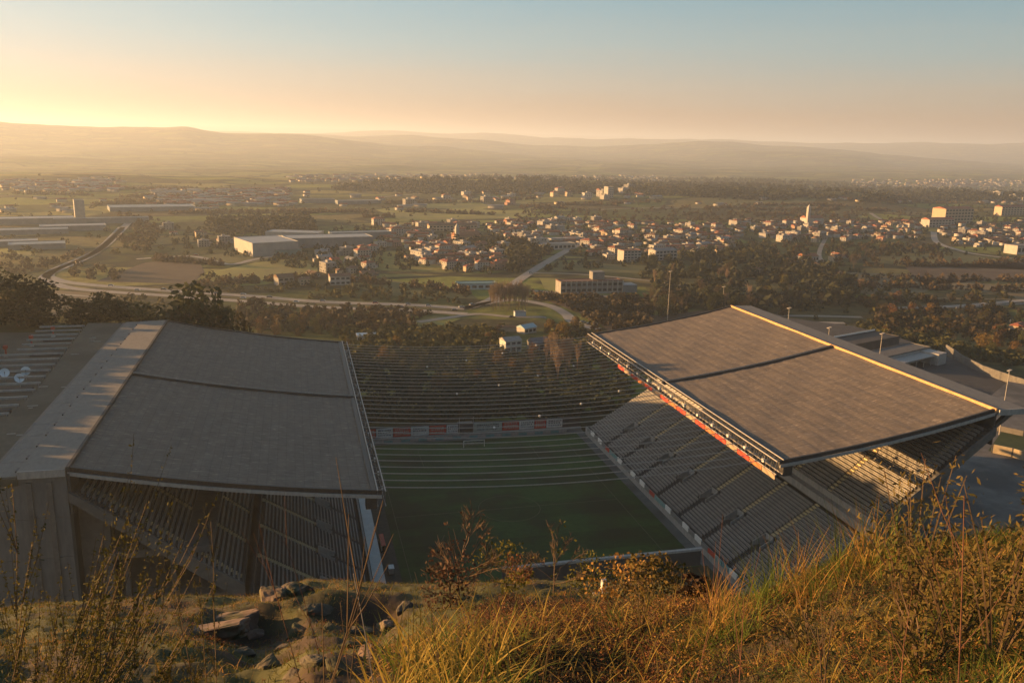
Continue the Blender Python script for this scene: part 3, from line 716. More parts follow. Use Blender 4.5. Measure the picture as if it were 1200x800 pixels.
def dish(loc, lab):
    t = thing('satellite_dish', lab, 'satellite dish', loc, group='satellite dishes on the left terrace')
    d = (Vector((CX, CY, CZ+25))-Vector(loc)).normalized(); a = d.cross(Vector((0, 0, 1))).normalized(); u = a.cross(d)
    c = Vector((0, 0, 2.4)); mb = MB(); vs = [c-d*.22]; n = 20
    for rr_, off in ((.5, -.16), (.85, -.02), (1.15, .14)):
        for k in range(n):
            q = 2*math.pi*k/n; vs.append(c+d*off+a*(rr_*math.cos(q))+u*(rr_*math.sin(q)))
    fs = [(0, 1+k, 1+(k+1) % n) for k in range(n)]+[(1+r*n+k, 1+(r+1)*n+k, 1+(r+1)*n+(k+1) % n, 1+r*n+(k+1) % n) for r in range(2) for k in range(n)]
    mb.add(vs, fs); ds = mb.build('reflector', mat('dish_white', (.62, .68, .72), (.7, .75, .78), rough=.4), t); 
    MB().tube([c-d*.2, (0, 0, 1.6), (0, 0, 0)], .08, n=6).build('mast', STEEL, t)
    mb = MB(); mb.tube([c-u*1.05+d*.1, c+d*1.1], .03, n=4); mb.box(*(c+d*1.1-Vector((.1, .1, .1))), *(c+d*1.1+Vector((.1, .1, .1)))); mb.build('receiver_arm', METAL, t)
dish((-132.2, 76.0, 43), 'leftmost of three pale blue satellite dishes on the left terrace')
dish((-127.6, 77.0, 43), 'upper right of the three pale blue satellite dishes')
dish((-127.2, 70.2, 43), 'lower right of the three pale blue satellite dishes')
for loc, lab in (((-133.5, 128, 43), 'small red and white marker beacon farthest along the left terrace'), ((-136.5, 116, 43), 'small red and white marker beacon midway along the left terrace'), ((-140.0, 104, 43), 'small red and white marker beacon nearest the satellite dishes')):
    t = thing('marker_beacon', lab, 'beacon', loc, group='red marker beacons')
    MB().tube([(0, 0, 0), (0, 0, 2.2)], .3, .22, n=8).build('post', REDP, t); MB().box(-.5, -.5, 2.2, .5, .5, 3.1).build('lamp_box', REDP, t); MB().box(-.5, -.5, 0, .5, .5, .5).build('base', WHITEP, t)

# ------------------------------------------------------------------ trees
LEAF = {
    'dark': mat('leaf_dark_green', (.018, .026, .009), (.045, .055, .018), scale=.9, rnd=.3, trans=.2),
    'olive': mat('leaf_olive', (.05, .055, .014), (.10, .10, .026), scale=.9, rnd=.3, trans=.25),
    'brown': mat('leaf_dry_brown', (.05, .039, .017), (.09, .068, .028), scale=.9, rnd=.3, trans=.2),
    'gold': mat('leaf_golden', (.13, .085, .015), (.22, .15, .03), scale=.9, rnd=.25, trans=.25),
    'twig': mat('bare_twigs', (.065, .05, .036), (.115, .086, .06), scale=.9, rnd=.25),
    'rust': mat('leaf_rust', (.10, .058, .02), (.16, .092, .03), scale=.9, rnd=.3, trans=.2),
}
def leaf_quads(centres, size, r, asp=1.0):
    """numpy leaf quads about centres"""
    n = len(centres)
    a = r.normal(size=(n, 3)); a /= np.linalg.norm(a, axis=1)[:, None]
    b = np.cross(a, r.normal(size=(n, 3))); b /= np.linalg.norm(b, axis=1)[:, None]
    s = size*r.uniform(.6, 1.3, n)[:, None]
    V = np.stack([centres-a*s-b*s*.5*asp, centres+a*s*.2-b*s*.7*asp, centres+a*s+b*s*.3*asp, centres-a*s*.3+b*s*.7*asp], 1).reshape(-1, 3)
    return V, np.arange(4*n).reshape(n, 4)
def crown_mesh(name, m, seed, h=8, w=6, base=.25, blobs=15, n=1500, size=.3, shape='round'):
    r = np.random.default_rng(seed); C = []
    per = n//blobs
    for k in range(blobs):
        t = (k+.5)/blobs; z = h*(base+(1-base)*t)
        if shape == 'round': rad = w/2*math.sqrt(max(.05, 1-(2*t-1)**2*.85))
        elif shape == 'cone': rad = w/2*(1-t*.92)
        else: rad = w/2*(.75 if t < .7 else .5)
        q = r.uniform(0, 6.283); d = rad*r.uniform(.25, .75) if shape != 'column' else rad*r.uniform(0, .6)
        c = np.array([d*math.cos(q), d*math.sin(q), z*r.uniform(.93, 1.03)-.04*h])
        br = (w*.25 if shape == 'round' else rad*.6+.2)*r.uniform(.65, 1.2)
        p = r.normal(size=(per, 3)); p /= np.linalg.norm(p, axis=1)[:, None]
        C.append(c+p*br*np.array([1, 1, .8])*r.uniform(.45, 1.05, (per, 1))**.6)
    C = np.concatenate(C); C[:, 2] = np.maximum(C[:, 2], .15)
    V, T = leaf_quads(C, size, r)
    return np_mesh(name, V, T, m)
def trunk_mesh(name, seed, h=8, r0=.22, limbs=6, base=.3, spread=2.0):
    r = random.Random(seed); mb = MB()
    mb.tube([(0, 0, -.6), (r.uniform(-.1, .1), r.uniform(-.1, .1), h*.35), (r.uniform(-.3, .3), r.uniform(-.3, .3), h*.8)], r0, r0*.25, 6)
    for k in range(limbs):
        z = h*(base+.5*k/limbs); q = r.uniform(0, 6.28); d = spread*r.uniform(.6, 1)
        mb.tube([(0, 0, z), (d*.5*math.cos(q), d*.5*math.sin(q), z+h*.1), (d*math.cos(q), d*math.sin(q), z+h*.25)], r0*.4, r0*.08, 4)
    return mb.mesh(name, BARK)
def bare_crown(name, seed, h=12, w=4, n=7, m=None, fine=260, tw=.02):
    """leafless crown: forking limbs and a haze of fine twigs"""
    r = random.Random(seed); mb = MB(); tips = []
    def grow(p, d, L, rad, lev):
        q = p+d*L; mid = p+d*L*.5+Vector((r.uniform(-1, 1), r.uniform(-1, 1), 0))*L*.06
        mb.tube([p, mid, q], rad, rad*.6, 4 if lev < 1 else 3, cap=False)
        if lev >= 2: tips.append((mid, q, d)); return
        for k in range(4 if lev == 0 else 3):
            nd = (d+Vector((r.uniform(-1, 1), r.uniform(-1, 1), r.uniform(-.1, .6)))*(.55 if lev == 0 else .7)*w/4).normalized()
            grow(p+d*L*r.uniform(.45, 1), nd, L*r.uniform(.5, .75), rad*.5, lev+1)
    for k in range(n):
        z = h*(.2+.4*k/n); q = r.uniform(0, 6.28)
        grow(Vector((0, 0, z)), Vector((math.cos(q)*w/h*1.3, math.sin(q)*w/h*1.3, 1)).normalized(), h*.28, .07*h/12, 0)
    for k in range(fine):
        a, b, d = r.choice(tips); p = a.lerp(b, r.random())
        e = p+(d+Vector((r.uniform(-1, 1), r.uniform(-1, 1), r.uniform(-.2, .8)))).normalized()*h*r.uniform(.04, .1)
        mb.tube([p, e], tw*1.2, tw*.5, 3, cap=False)
    return mb.mesh(name, m or LEAF['twig'])
TREES = {}
def kind(k, name, words, cat, parts, h): TREES.setdefault(k, dict(name=name, words=words, cat=cat, var=[], h=h))['var'].append(parts)
for v in range(3):
    kind('dark', 'evergreen_tree', 'broad dark evergreen', 'tree', (trunk_mesh('trunk', 10+v), crown_mesh('crown', LEAF['dark'], 20+v, 9, 7.5, .2, 16, 1700, .3)), 9)
    kind('olive', 'leafy_tree', 'olive leafy tree', 'tree', (trunk_mesh('trunk', 30+v), crown_mesh('crown', LEAF['olive'], 40+v, 8, 6.5, .15, 14, 1500, .28)), 8)
    kind('brown', 'autumn_tree', 'thin brown autumn tree', 'tree', (trunk_mesh('trunk', 50+v), crown_mesh('crown', LEAF['brown'], 60+v, 8, 6, .18, 16, 1000, .24)), 8)
    kind('gold', 'golden_bush', 'rounded golden bush', 'bush', (trunk_mesh('stem', 70+v, 4, .1, 5, .1, 1.2), crown_mesh('foliage', LEAF['gold'], 80+v, 4.6, 5, .02, 14, 1300, .2)), 4.6)
    kind('rust', 'rust_bush', 'scrubby rust bush', 'bush', (trunk_mesh('stem', 90+v, 4, .1, 5, .1, 1.2), crown_mesh('foliage', LEAF['rust'], 100+v, 4.4, 5, .02, 12, 1000, .2)), 4.4)
    kind('bare', 'bare_tree', 'bare grey winter tree', 'tree', (trunk_mesh('trunk', 110+v, 12, .2, 4, .2, 1), bare_crown('crown', 120+v, 12, 5)), 12)
    kind('poplar', 'bare_poplar', 'narrow bare poplar', 'tree', (trunk_mesh('trunk', 130+v, 16, .2, 0), bare_crown('crown', 140+v, 16, 2.4, 10, mat('poplar_twigs', (.19, .14, .09), (.3, .22, .15), scale=.9, rnd=.2), 520, .035)), 16)
    kind('column', 'cypress', 'dark slim column cypress', 'tree', (trunk_mesh('trunk', 150+v, 8, .15, 0), crown_mesh('crown', LEAF['dark'], 160+v, 9, 2.0, .05, 12, 900, .2, 'column')), 9)
    kind('pine', 'pine_tree', 'dark pointed conifer', 'tree', (trunk_mesh('trunk', 170+v, 11, .2, 4, .2, 1.4), crown_mesh('crown', LEAF['dark'], 180+v, 12, 5, .12, 16, 1500, .26, 'cone')), 12)
TREE_N = 0
def tree(k, loc, h, where, group, rx=None, label=None):
    global TREE_N; TREE_N += 1
    K = TREES[k]; p = K['var'][TREE_N % 3]; sc = h/K['h']
    size = 'small ' if sc < .75 else 'large ' if sc > 1.25 else ''
    t = thing(K['name'], label or f'{size}{K["words"]} {where}', K['cat'], tuple(loc), random.uniform(0, 6.28), group, (sc*(rx or random.uniform(.85, 1.15)), sc*(rx or random.uniform(.85, 1.15)), sc))
    nm = ('stem', 'foliage') if K['cat'] == 'bush' else ('trunk', 'crown')
    link(nm[0], p[0], t); link(nm[1], p[1], t); return t
def in_poly(poly):
    xs = [p[0] for p in poly]; ys = [p[1] for p in poly]
    while True:
        x, y = random.uniform(min(xs), max(xs)), random.uniform(min(ys), max(ys)); c = False; j = len(poly)-1
        for i in range(len(poly)):
            if (poly[i][1] > y) != (poly[j][1] > y) and x < (poly[j][0]-poly[i][0])*(y-poly[i][1])/(poly[j][1]-poly[i][1])+poly[i][0]: c = not c
            j = i
        if c: return x, y
PLACED = []
def free(p, d):
    for q in PLACED:
        if (q[0]-p[0])**2+(q[1]-p[1])**2 < (d+q[2])**2: return False
    PLACED.append((p[0], p[1], d)); return True
def grove(poly, n, kinds, hr, where, group, d=1.6):
    for _ in range(n):
        for tr in range(12):
            p = at(*in_poly(poly))
            if p is not None and p[1] > 137 and off_road(p, 6)[0] and free(p, d): break
        else: continue
        tree(random.choice(kinds), p, random.uniform(*hr), where, group)

# ------------------------------------------------------------------ roads, fields
ROADPTS = []
def off_road(P, d=8):
    Rp = np.concatenate(ROADPTS); P = np.atleast_2d(P); return np.array([np.min(np.hypot(Rp[:, 0]-p[0], Rp[:, 1]-p[1])) > d for p in P])
def ribbon(name, pts, w, m, lift=.25, world=False):
    P = [np.array(p, float) if world else at(*p) for p in pts]
    # smooth and resample
    Q = []
    for i in range(len(P)-1):
        a, b = P[i], P[i+1]; p0 = P[i-1] if i else a; p3 = P[i+2] if i+2 < len(P) else b
        for t in np.linspace(0, 1, 16, endpoint=False):
            Q.append(.5*((2*a)+(-p0+b)*t+(2*p0-5*a+4*b-p3)*t*t+(-p0+3*a-3*b+p3)*t**3))
    Q.append(P[-1]); Q = np.array(Q)
    if name == 'road': ROADPTS.append(Q[:, :2].copy())
    D = np.gradient(Q, axis=0)[:, :2]; D /= np.linalg.norm(D, axis=1)[:, None]+1e-9
    N = np.stack([-D[:, 1], D[:, 0]], 1)
    L = Q[:, :2]+N*w/2; Rr = Q[:, :2]-N*w/2
    zz = np.maximum(H(L[:, 0], L[:, 1]), H(Rr[:, 0], Rr[:, 1]))+lift
    V = np.concatenate([np.column_stack([L, zz]), np.column_stack([Rr, zz])]); n = len(Q); I = np.arange(n-1)
    return link(name, np_mesh(name, V, np.stack([I, I+n, I+n+1, I+1], 1), m))
PALE = mat('road_pale', (.26, .23, .19), (.34, .31, .26), scale=.05)
HW = [(150, 262), (118, 292), (62, 318), (66, 328), (105, 334), (200, 341), (300, 348), (375, 354), (480, 358), (545, 362)]
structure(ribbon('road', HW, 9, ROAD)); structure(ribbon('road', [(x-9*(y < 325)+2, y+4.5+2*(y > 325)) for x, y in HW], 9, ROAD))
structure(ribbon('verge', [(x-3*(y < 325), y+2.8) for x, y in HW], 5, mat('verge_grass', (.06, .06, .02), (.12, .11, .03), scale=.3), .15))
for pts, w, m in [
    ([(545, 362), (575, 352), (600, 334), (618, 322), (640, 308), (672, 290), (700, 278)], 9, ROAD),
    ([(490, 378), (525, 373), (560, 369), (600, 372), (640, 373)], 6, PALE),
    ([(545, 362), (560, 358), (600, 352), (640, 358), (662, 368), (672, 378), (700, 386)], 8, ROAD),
    ([(612, 340), (650, 343), (700, 347), (745, 350)], 7, PALE),
    ([(622, 320), (680, 322), (750, 328), (800, 335)], 5, PALE),
    ([(1094, 272), (1098, 284), (1122, 293), (1150, 299), (1220, 307)], 8, ROAD),
    ([(1220, 352), (1180, 354), (1120, 359), (1040, 362)], 8, ROAD),
    ([(1020, 250), (1030, 256), (1050, 262)], 7, PALE),
    ([(160, 304), (225, 301), (268, 310), (300, 304), (345, 297)], 7, ROAD),
    ([(700, 246), (760, 244), (860, 243), (960, 243)], 6, PALE),
    ([(880, 370), (960, 371), (1010, 372)], 6, PALE), ([(920, 378), (990, 379)], 6, ROAD),
    ([(0, 352), (60, 346), (120, 349)], 5, PALE),
    ([(440, 232), (520, 226), (640, 224)], 6, PALE), ([(980, 262), (960, 300), (1010, 330)], 5, PALE)]:
    structure(ribbon('road', pts, w, m, .3))
FG = mat('field_bright_grass', (.16, .16, .03), (.25, .23, .045), scale=.04, detail=7, c3=(.14, .13, .035), s3=.02)
FO = mat('field_olive', (.09, .095, .022), (.14, .13, .035), scale=.04, detail=7)
FB = mat('field_ploughed', (.065, .045, .026), (.11, .075, .045), scale=.05, detail=7)
FS = mat('field_straw', (.14, .11, .055), (.2, .16, .08), scale=.04, detail=7)
def field(poly, m):
    P = []
    for i in range(len(poly)):
        a, b = poly[i], poly[(i+1) % len(poly)]
        for t in np.linspace(0, 1, 6, endpoint=False): P.append(at(a[0]+(b[0]-a[0])*t, a[1]+(b[1]-a[1])*t))
    P = [p for p in P if p is not None]; c = np.mean(P, axis=0)
    mb = MB(); vs = [(c[0], c[1], float(H(c[0], c[1]))+.12)]+[(p[0], p[1], p[2]+.12) for p in P]
    mb.add(vs, [(0, 1+i, 1+(i+1) % len(P)) for i in range(len(P))]); structure(mb.build('field', m))
field([(232, 322), (300, 308), (345, 303), (372, 313), (372, 322), (310, 334), (262, 336)], FG)
field([(232, 300), (282, 296), (330, 300), (300, 308), (258, 309)], FO)
field([(112, 330), (170, 308), (232, 303), (240, 320), (225, 333)], FB)
field([(0, 345), (60, 340), (140, 346), (160, 366), (90, 374), (0, 372)], FS)
field([(0, 292), (50, 290), (40, 302), (0, 304)], FG)
field([(400, 334), (450, 328), (545, 340), (560, 350), (480, 350)], FO)
field([(632, 326), (700, 328), (720, 344), (640, 342)], FG)
field([(640, 306), (760, 312), (800, 322), (640, 318)], FO)
field([(640, 352), (740, 352), (770, 372), (690, 372)], FB)
field([(700, 376), (850, 362), (840, 384), (720, 396)], FB)
field([(1060, 312), (1200, 306), (1210, 325), (1080, 335)], FB)
field([(960, 318), (1060, 322), (1200, 338), (1200, 352), (1040, 350), (960, 334)], FS)
field([(440, 246), (560, 232), (640, 240), (610, 256), (470, 258)], FG)
field([(560, 262), (640, 256), (700, 262), (620, 268)], FO)
field([(820, 232), (960, 230), (950, 242), (830, 243)], FO)
field([(1040, 302), (1120, 296), (1200, 310), (1200, 316), (1050, 312)], FO)
field([(0, 330), (40, 322), (55, 334), (0, 342)], FO)
field([(540, 374), (500, 388), (470, 380), (510, 370)], FG)

# ------------------------------------------------------------------ buildings
WALLS = {'white': mat('plaster_white', (.26, .255, .24), (.34, .335, .31), scale=.3, rnd=.08), 'cream': mat('plaster_cream', (.30, .25, .18), (.36, .3, .22), scale=.3, rnd=.1),
         'grey': mat('plaster_grey', (.2, .2, .19), (.27, .27, .26), scale=.3, rnd=.12), 'pink': mat('plaster_salmon', (.33, .2, .15), (.4, .26, .2), scale=.3, rnd=.1)}
ROOFS = {'red tiled': mat('tile_red', (.22, .085, .05), (.34, .13, .075), scale=1.2, rnd=.2), 'brown tiled': mat('tile_brown', (.13, .08, .055), (.2, .12, .08), scale=1.2, rnd=.2),
         'grey': mat('roof_grey', (.2, .2, .2), (.3, .3, .29), scale=.6, rnd=.15), 'pale flat': mat('roof_pale', (.26, .26, .25), (.33, .33, .31), scale=.6, rnd=.1)}
def house_parts(w, d, fl, roof, wall, tile, seed):
    r = random.Random(seed); h = 2.9*fl+.3
    a = MB().box(-w/2, -d/2, -1.5, w/2, d/2, h)
    if seed % 2: a.box(w/2, -d/2+1, -1.5, w/2+w*.3, d/2-2, h*.55)
    b = MB(); e = .5; rh = min(w, d)*.24
    if roof == 'hip':
        b.add([(-w/2-e, -d/2-e, h), (w/2+e, -d/2-e, h), (w/2+e, d/2+e, h), (-w/2-e, d/2+e, h), (-w/2+d*.45, 0, h+rh), (w/2-d*.45, 0, h+rh)] if w > d else
              [(-w/2-e, -d/2-e, h), (w/2+e, -d/2-e, h), (w/2+e, d/2+e, h), (-w/2-e, d/2+e, h), (0, -.2, h+rh), (0, .2, h+rh)],
              [(3, 2, 1, 0), (0, 1, 5, 4), (1, 2, 5), (2, 3, 4, 5), (3, 0, 4)])
    elif roof == 'gable':
        b.add([(-w/2-e, -d/2-e, h), (w/2+e, -d/2-e, h), (w/2+e, d/2+e, h), (-w/2-e, d/2+e, h), (-w/2-e, 0, h+rh), (w/2+e, 0, h+rh)], [(3, 2, 1, 0), (0, 1, 5, 4), (1, 2, 5), (2, 3, 4, 5), (3, 0, 4)])
    else:
        b.box(-w/2-.2, -d/2-.2, h+.01, w/2+.2, d/2+.2, h+.35); b.box(-w*.2, -d*.2, h+.36, w*.1, d*.15, h+2.2)
    if seed % 2: b.box(w/2+.05, -d/2+.8, h*.55+.01, w/2+w*.3+.3, d/2-1.8, h*.55+.3)
    g = MB()
    for f in range(fl):
        z = .9+2.9*f; n = max(2, int(w/3.2))
        for i in range(n):
            x = -w/2+w*(i+.5)/n
            if r.random() < .9: g.box(x-.6, -d/2-.04, z, x+.6, -d/2-.01, z+(1.4 if r.random() < .7 or f else 2))
            if r.random() < .8: g.box(x-.6, d/2+.01, z, x+.6, d/2+.04, z+1.4)
        n = max(2, int(d/3.4))
        for i in range(n):
            y = -d/2+d*(i+.5)/n
            if r.random() < .8: g.box(-w/2-.04, y-.55, z, -w/2-.01, y+.55, z+1.4)
    c = MB().box(w*.2, d*.1, h, w*.2+.7, d*.1+.7, h+rh+.8) if roof != 'flat' else None
    bl = MB()
    if fl > 1:
        for f in range(1, fl): bl.box(-w*.35, -d/2-1.2, 2.9*f, w*.3, -d/2-.05, 2.9*f+.15); bl.box(-w*.35, -d/2-1.2, 2.9*f+.15, w*.3, -d/2-1.1, 2.9*f+1.0)
    return [('wall', a.mesh('wall', WALLS[wall])), ('roof', b.mesh('roof', ROOFS[tile])), ('window_row', g.mesh('window_row', GLASS))]+([('chimney', c.mesh('chimney', WALLS[wall]))] if c else [])+([('balcony', bl.mesh('balcony', WALLS[wall]))] if bl.v else [])
HT = []
sd_ = 0
for wall, tile, roof, (w, d, fl) in [('white', 'red tiled', 'hip', (12, 9, 2)), ('white', 'red tiled', 'gable', (11, 8, 1)), ('white', 'brown tiled', 'hip', (13, 10, 2)), ('cream', 'red tiled', 'hip', (10, 9, 2)),
                                     ('grey', 'brown tiled', 'gable', (12, 8, 1)), ('white', 'pale flat', 'flat', (13, 10, 2)), ('white', 'grey', 'gable', (16, 9, 2)), ('cream', 'brown tiled', 'gable', (10, 8, 2)),
                                     ('grey', 'pale flat', 'flat', (14, 10, 3)), ('white', 'red tiled', 'hip', (16, 11, 3)), ('pink', 'red tiled', 'gable', (11, 9, 2)), ('white', 'pale flat', 'flat', (20, 12, 3))]:
    sd_ += 1; HT.append((wall, tile, fl, house_parts(w, d, fl, roof, wall, tile, sd_)))
FLW = {1: 'low', 2: 'two-storey', 3: 'tall'}
def house(k, loc, rz, where, group, sc=1.0, label=None):
    wall, tile, fl, parts = HT[k]
    t = thing('house', label or f'{FLW[fl]} {wall} house with {tile} roof {where}', 'house', tuple(loc), rz, group, sc)
    for nm, me in parts:
        o = link(nm, me, t)
        if nm == 'window_row': o['kind'] = 'stuff'
    return t
def village(poly, n, where, group, kinds=range(12), sc=(.66, .98), d=5.5):
    for _ in range(n):
        for tr in range(14):
            p = at(*in_poly(poly))
            if p is not None and off_road(p, 11)[0] and free(p, d): break
        else: continue
        house(random.choice(list(kinds)), p, random.choice([.35, .35, .35+1.57, .35+3.14])+random.uniform(-.25, .25), where, group, random.uniform(*sc))

def block(name, label, cat, px, w, d, h, wall, roof, rz=.3, windows=None, group=None, gable=0, cols=0, floors=1, loc=None):
    p = at(*px) if loc is None else loc; PLACED.append((p[0], p[1], max(w, d)*.55))
    t = thing(name, label, cat, tuple(p), rz, group)
    MB().box(-w/2, -d/2, -2, w/2, d/2, h).build('wall', wall, t)
    rb = MB()
    if gable: rb.add([(-w/2-.4, -d/2-.4, h), (w/2+.4, -d/2-.4, h), (w/2+.4, d/2+.4, h), (-w/2-.4, d/2+.4, h), (-w/2-.4, 0, h+gable), (w/2+.4, 0, h+gable)], [(3, 2, 1, 0), (0, 1, 5, 4), (1, 2, 5), (2, 3, 4, 5), (3, 0, 4)])
    else:
        rb.box(-w/2+.3, -d/2+.3, h+.004, w/2-.3, d/2-.3, h+.25)
        for a in ((-w/2-.1, -d/2-.1, w/2+.1, -d/2+.28), (-w/2-.1, d/2-.28, w/2+.1, d/2+.1), (-w/2-.1, -d/2+.29, -w/2+.28, d/2-.29), (w/2-.28, -d/2+.29, w/2+.1, d/2-.29)): rb.box(a[0], a[1], h+.004, a[2], a[3], h+.7)
    rb.build('roof', roof, t)
    for f in range(floors):
        for i in range(cols):
            x = -w/2+w*(i+.5)/cols; z = h/floors*f+h/floors*.3
            MB().box(x-w/cols*.33, -d/2-.06, z, x+w/cols*.33, -d/2-.01, z+h/floors*.45).build('window', GLASS, t)
    n = int(d/6)
    for i in range(n if windows else 0):
        y = -d/2+d*(i+.5)/n; MB().box(-w/2-.06, y-1.6, h*.45, -w/2-.01, y+1.6, h*.7).build('window', GLASS, t)
    return t
SHEET = mat('sheet_blue_grey', (.14, .18, .2), (.2, .24, .26), scale=.2, rough=.5)
SHEETL = mat('sheet_pale', (.27, .28, .28), (.34, .35, .34), scale=.2, rough=.5)
TEAL = mat('sheet_teal', (.10, .2, .2), (.14, .26, .25), scale=.2, rough=.5)
hl = at(308, 297)
block('sports_hall', 'large pale box hall with sunlit left wall beside the bright green field', 'hall', (312, 296), 46, 58, 13, SHEETL, SHEETL, .36, gable=0)
block('hall_annex', 'low teal annex in front of the large sunlit hall', 'annex', (336, 299), 26, 14, 6, TEAL, SHEET, .36)
block('warehouse', 'long blue grey warehouse right of the sunlit hall', 'warehouse', (384, 288), 92, 34, 10, SHEET, SHEETL, .18, group='warehouses')
block('warehouse', 'pale warehouse directly behind the sunlit hall', 'warehouse', (346, 281), 60, 26, 9, SHEETL, SHEETL, -.3, group='warehouses')
block('warehouse', 'slim grey warehouse reaching right toward the village', 'warehouse', (422, 280), 70, 18, 8, SHEET, SHEET, .2, group='warehouses')
for i, (x, y, w, d, lab) in enumerate([(28, 274, 90, 26, 'widest hazy factory shed at the left edge'), (86, 270, 70, 24, 'hazy factory shed second from the left edge'), (120, 262, 110, 14, 'long thin hazy factory roof behind the road'), (12, 288, 50, 20, 'small hazy shed nearest at the left edge'),
                                       (178, 246, 120, 50, 'lone large pale shed in the hazy fields'), (40, 262, 90, 30, 'hazy low factory block far left rear'), (44, 291, 50, 26, 'small hazy shed beside the left road'), (420, 239, 80, 16, 'far pale shed beyond the warehouses'), (372, 238, 60, 14, 'far low shed left of the green fields')]):
    block('factory', lab, 'factory', (x, y), w, d, 5+i % 3, SHEET, SHEETL if i % 2 else SHEET, .25, group='factory sheds in the hazy plain')
block('tower', 'small pale tower standing above the hazy factories', 'tower', (94, 258), 12, 12, 26, SHEETL, SHEETL)
# school
t = block('school', 'long grey school building with tall pale columns below the village', 'school', (690, 342), 52, 13, 9, WALLS['grey'], ROOFS['brown tiled'], .02, cols=12, floors=2)
for i in range(13): MB().box(-26+52*i/12-.3, -7.6, 0, -26+52*i/12+.3, -6.8, 9.6).build('column', WALLS['white'], t)
MB().box(-20, -9.5, 0, 22, -9.1, 1.6).build('front_wall', WALLS['white'], t); MB().box(2, -2, 9.8, 12, 6, 16).build('stair_tower', WALLS['grey'], t)
MB().box(26, -8, 0, 38, 5, 6).build('side_wing', SHEET, t)
# churches
def church(px, lab, w, d, h, tw, th, wall, rf, rz=.2, side=-1):
    t = block('church', lab, 'church', px, w, d, h, wall, rf, rz, gable=4)
    m = MB().box(side*w/2-tw/2, -d/2-tw, -2, side*w/2+tw/2, -d/2-.05, th); m.build('bell_tower', WALLS['white'], t)
    MB().add([(side*w/2-tw/2-.3, -d/2-tw-.3, th), (side*w/2+tw/2+.3, -d/2-tw-.3, th), (side*w/2+tw/2+.3, -d/2+.3, th), (side*w/2-tw/2-.3, -d/2+.3, th), (side*w/2, -d/2-tw/2, th+tw*1.2)], [(3, 2, 1, 0), (0, 1, 4), (1, 2, 4), (2, 3, 4), (3, 0, 4)]).build('spire', WALLS['white'], t)
church((546, 285), 'church with salmon walls and slim white bell tower amid the village', 30, 15, 9, 4, 19, WALLS['pink'], ROOFS['red tiled'])
church((951, 263), 'white church with tall bell tower on the sunlit right skyline', 32, 16, 10, 4.5, 26, WALLS['white'], ROOFS['red tiled'], .1)
block('apartment_block', 'large sunlit apartment block standing alone on the right plain', 'apartment block', (1115, 262), 62, 26, 24, WALLS['cream'], ROOFS['red tiled'], .15, cols=9, floors=5, gable=3)
block('apartment_block', 'lower white wing in front of the sunlit apartment block', 'apartment block', (1098, 266), 52, 16, 12, WALLS['white'], ROOFS['red tiled'], .15, cols=8, floors=3, gable=3)
block('apartment_block', 'sunlit long terrace block at the right edge', 'apartment block', (1186, 252), 70, 16, 15, WALLS['cream'], ROOFS['red tiled'], .1, cols=10, floors=4, gable=3)
block('apartment_block', 'tall white block glowing on the far middle plain', 'apartment block', (713, 232), 14, 14, 22, WALLS['white'], ROOFS['pale flat'], .3, cols=3, floors=6)
block('apartment_block', 'wide white three-deck villa nearest the dark wood', 'villa', (776, 304), 26, 14, 10, WALLS['white'], ROOFS['grey'], .2, cols=6, floors=3, gable=2)
block('apartment_block', 'stepped white villa left of the wide three-deck villa', 'villa', (737, 306), 20, 13, 11, WALLS['white'], ROOFS['brown tiled'], .15, cols=5, floors=4)
block('long_hall', 'long pale school hall behind the salmon church', 'hall', (530, 270), 64, 12, 7, WALLS['cream'], ROOFS['brown tiled'], .1, cols=14, floors=2, gable=3)
block('store', 'white roofed row of stores in the middle of the village', 'store', (650, 292), 44, 16, 6, WALLS['white'], ROOFS['pale flat'], .25, cols=8)
block('store', 'second white roofed store row just behind the first', 'store', (662, 285), 46, 14, 6, WALLS['white'], ROOFS['pale flat'], .25, cols=8)
block('depot', 'pale blue low depot beside the roundabout', 'depot', (558, 338), 32, 12, 4.5, mat('depot_blue', (.36, .44, .46), (.44, .52, .53)), TEAL, .0, cols=6)
block('white_hall', 'plain white building cut by the right edge', 'hall', (1196, 297), 34, 18, 10, WALLS['white'], ROOFS['grey'], .1, cols=5)
# nearer houses seen through the cables
a = block('villa', 'pale green two-storey house seen through the cables', 'villa', (598, 411), 9.5, 8, 6.2, mat('plaster_mint', (.42, .47, .45), (.5, .55, .52)), ROOFS['grey'], .2, cols=3, floors=2, gable=1.6)
MB().box(-5, -5.2, 2.9, 4.6, -4.1, 3.05).build('balcony', WALLS['white'], a)
block('villa', 'grey gabled house right of the pale green house', 'villa', (631, 409), 10, 8, 4.2, WALLS['grey'], mat('slate', (.10, .11, .13), (.15, .16, .18)), .2, cols=3, gable=2.6)
block('villa', 'small white house with turquoise roof behind the pale green house', 'villa', (617, 390), 10, 7, 3.6, WALLS['white'], mat('roof_turquoise', (.3, .45, .5), (.38, .55, .6)), .5, cols=3, gable=1.8)
block('shed', 'low rust roofed shed left of the turquoise roof', 'shed', (596, 388), 14, 5, 2.6, WALLS['cream'], ROOFS['brown tiled'], -.25, gable=1.2)
block('greenhouse', 'white round-backed shed beside the far corner of the left roof', 'shed', (429, 397), 10.5, 6, 2.6, WHITEP, WHITEP, .0, gable=.9)
block('billboard_shed', 'small pale blue box shed beside the lower road', 'shed', (609, 371), 7.5, 4, 3.2, mat('box_blue', (.34, .42, .48), (.4, .5, .55)), SHEETL, .0)
block('farmhouse', 'white farmhouse with orange lit roof alone on the right slope', 'farmhouse', (946, 306), 19, 12, 5.5, WALLS['white'], ROOFS['red tiled'], .2, cols=5, gable=3)
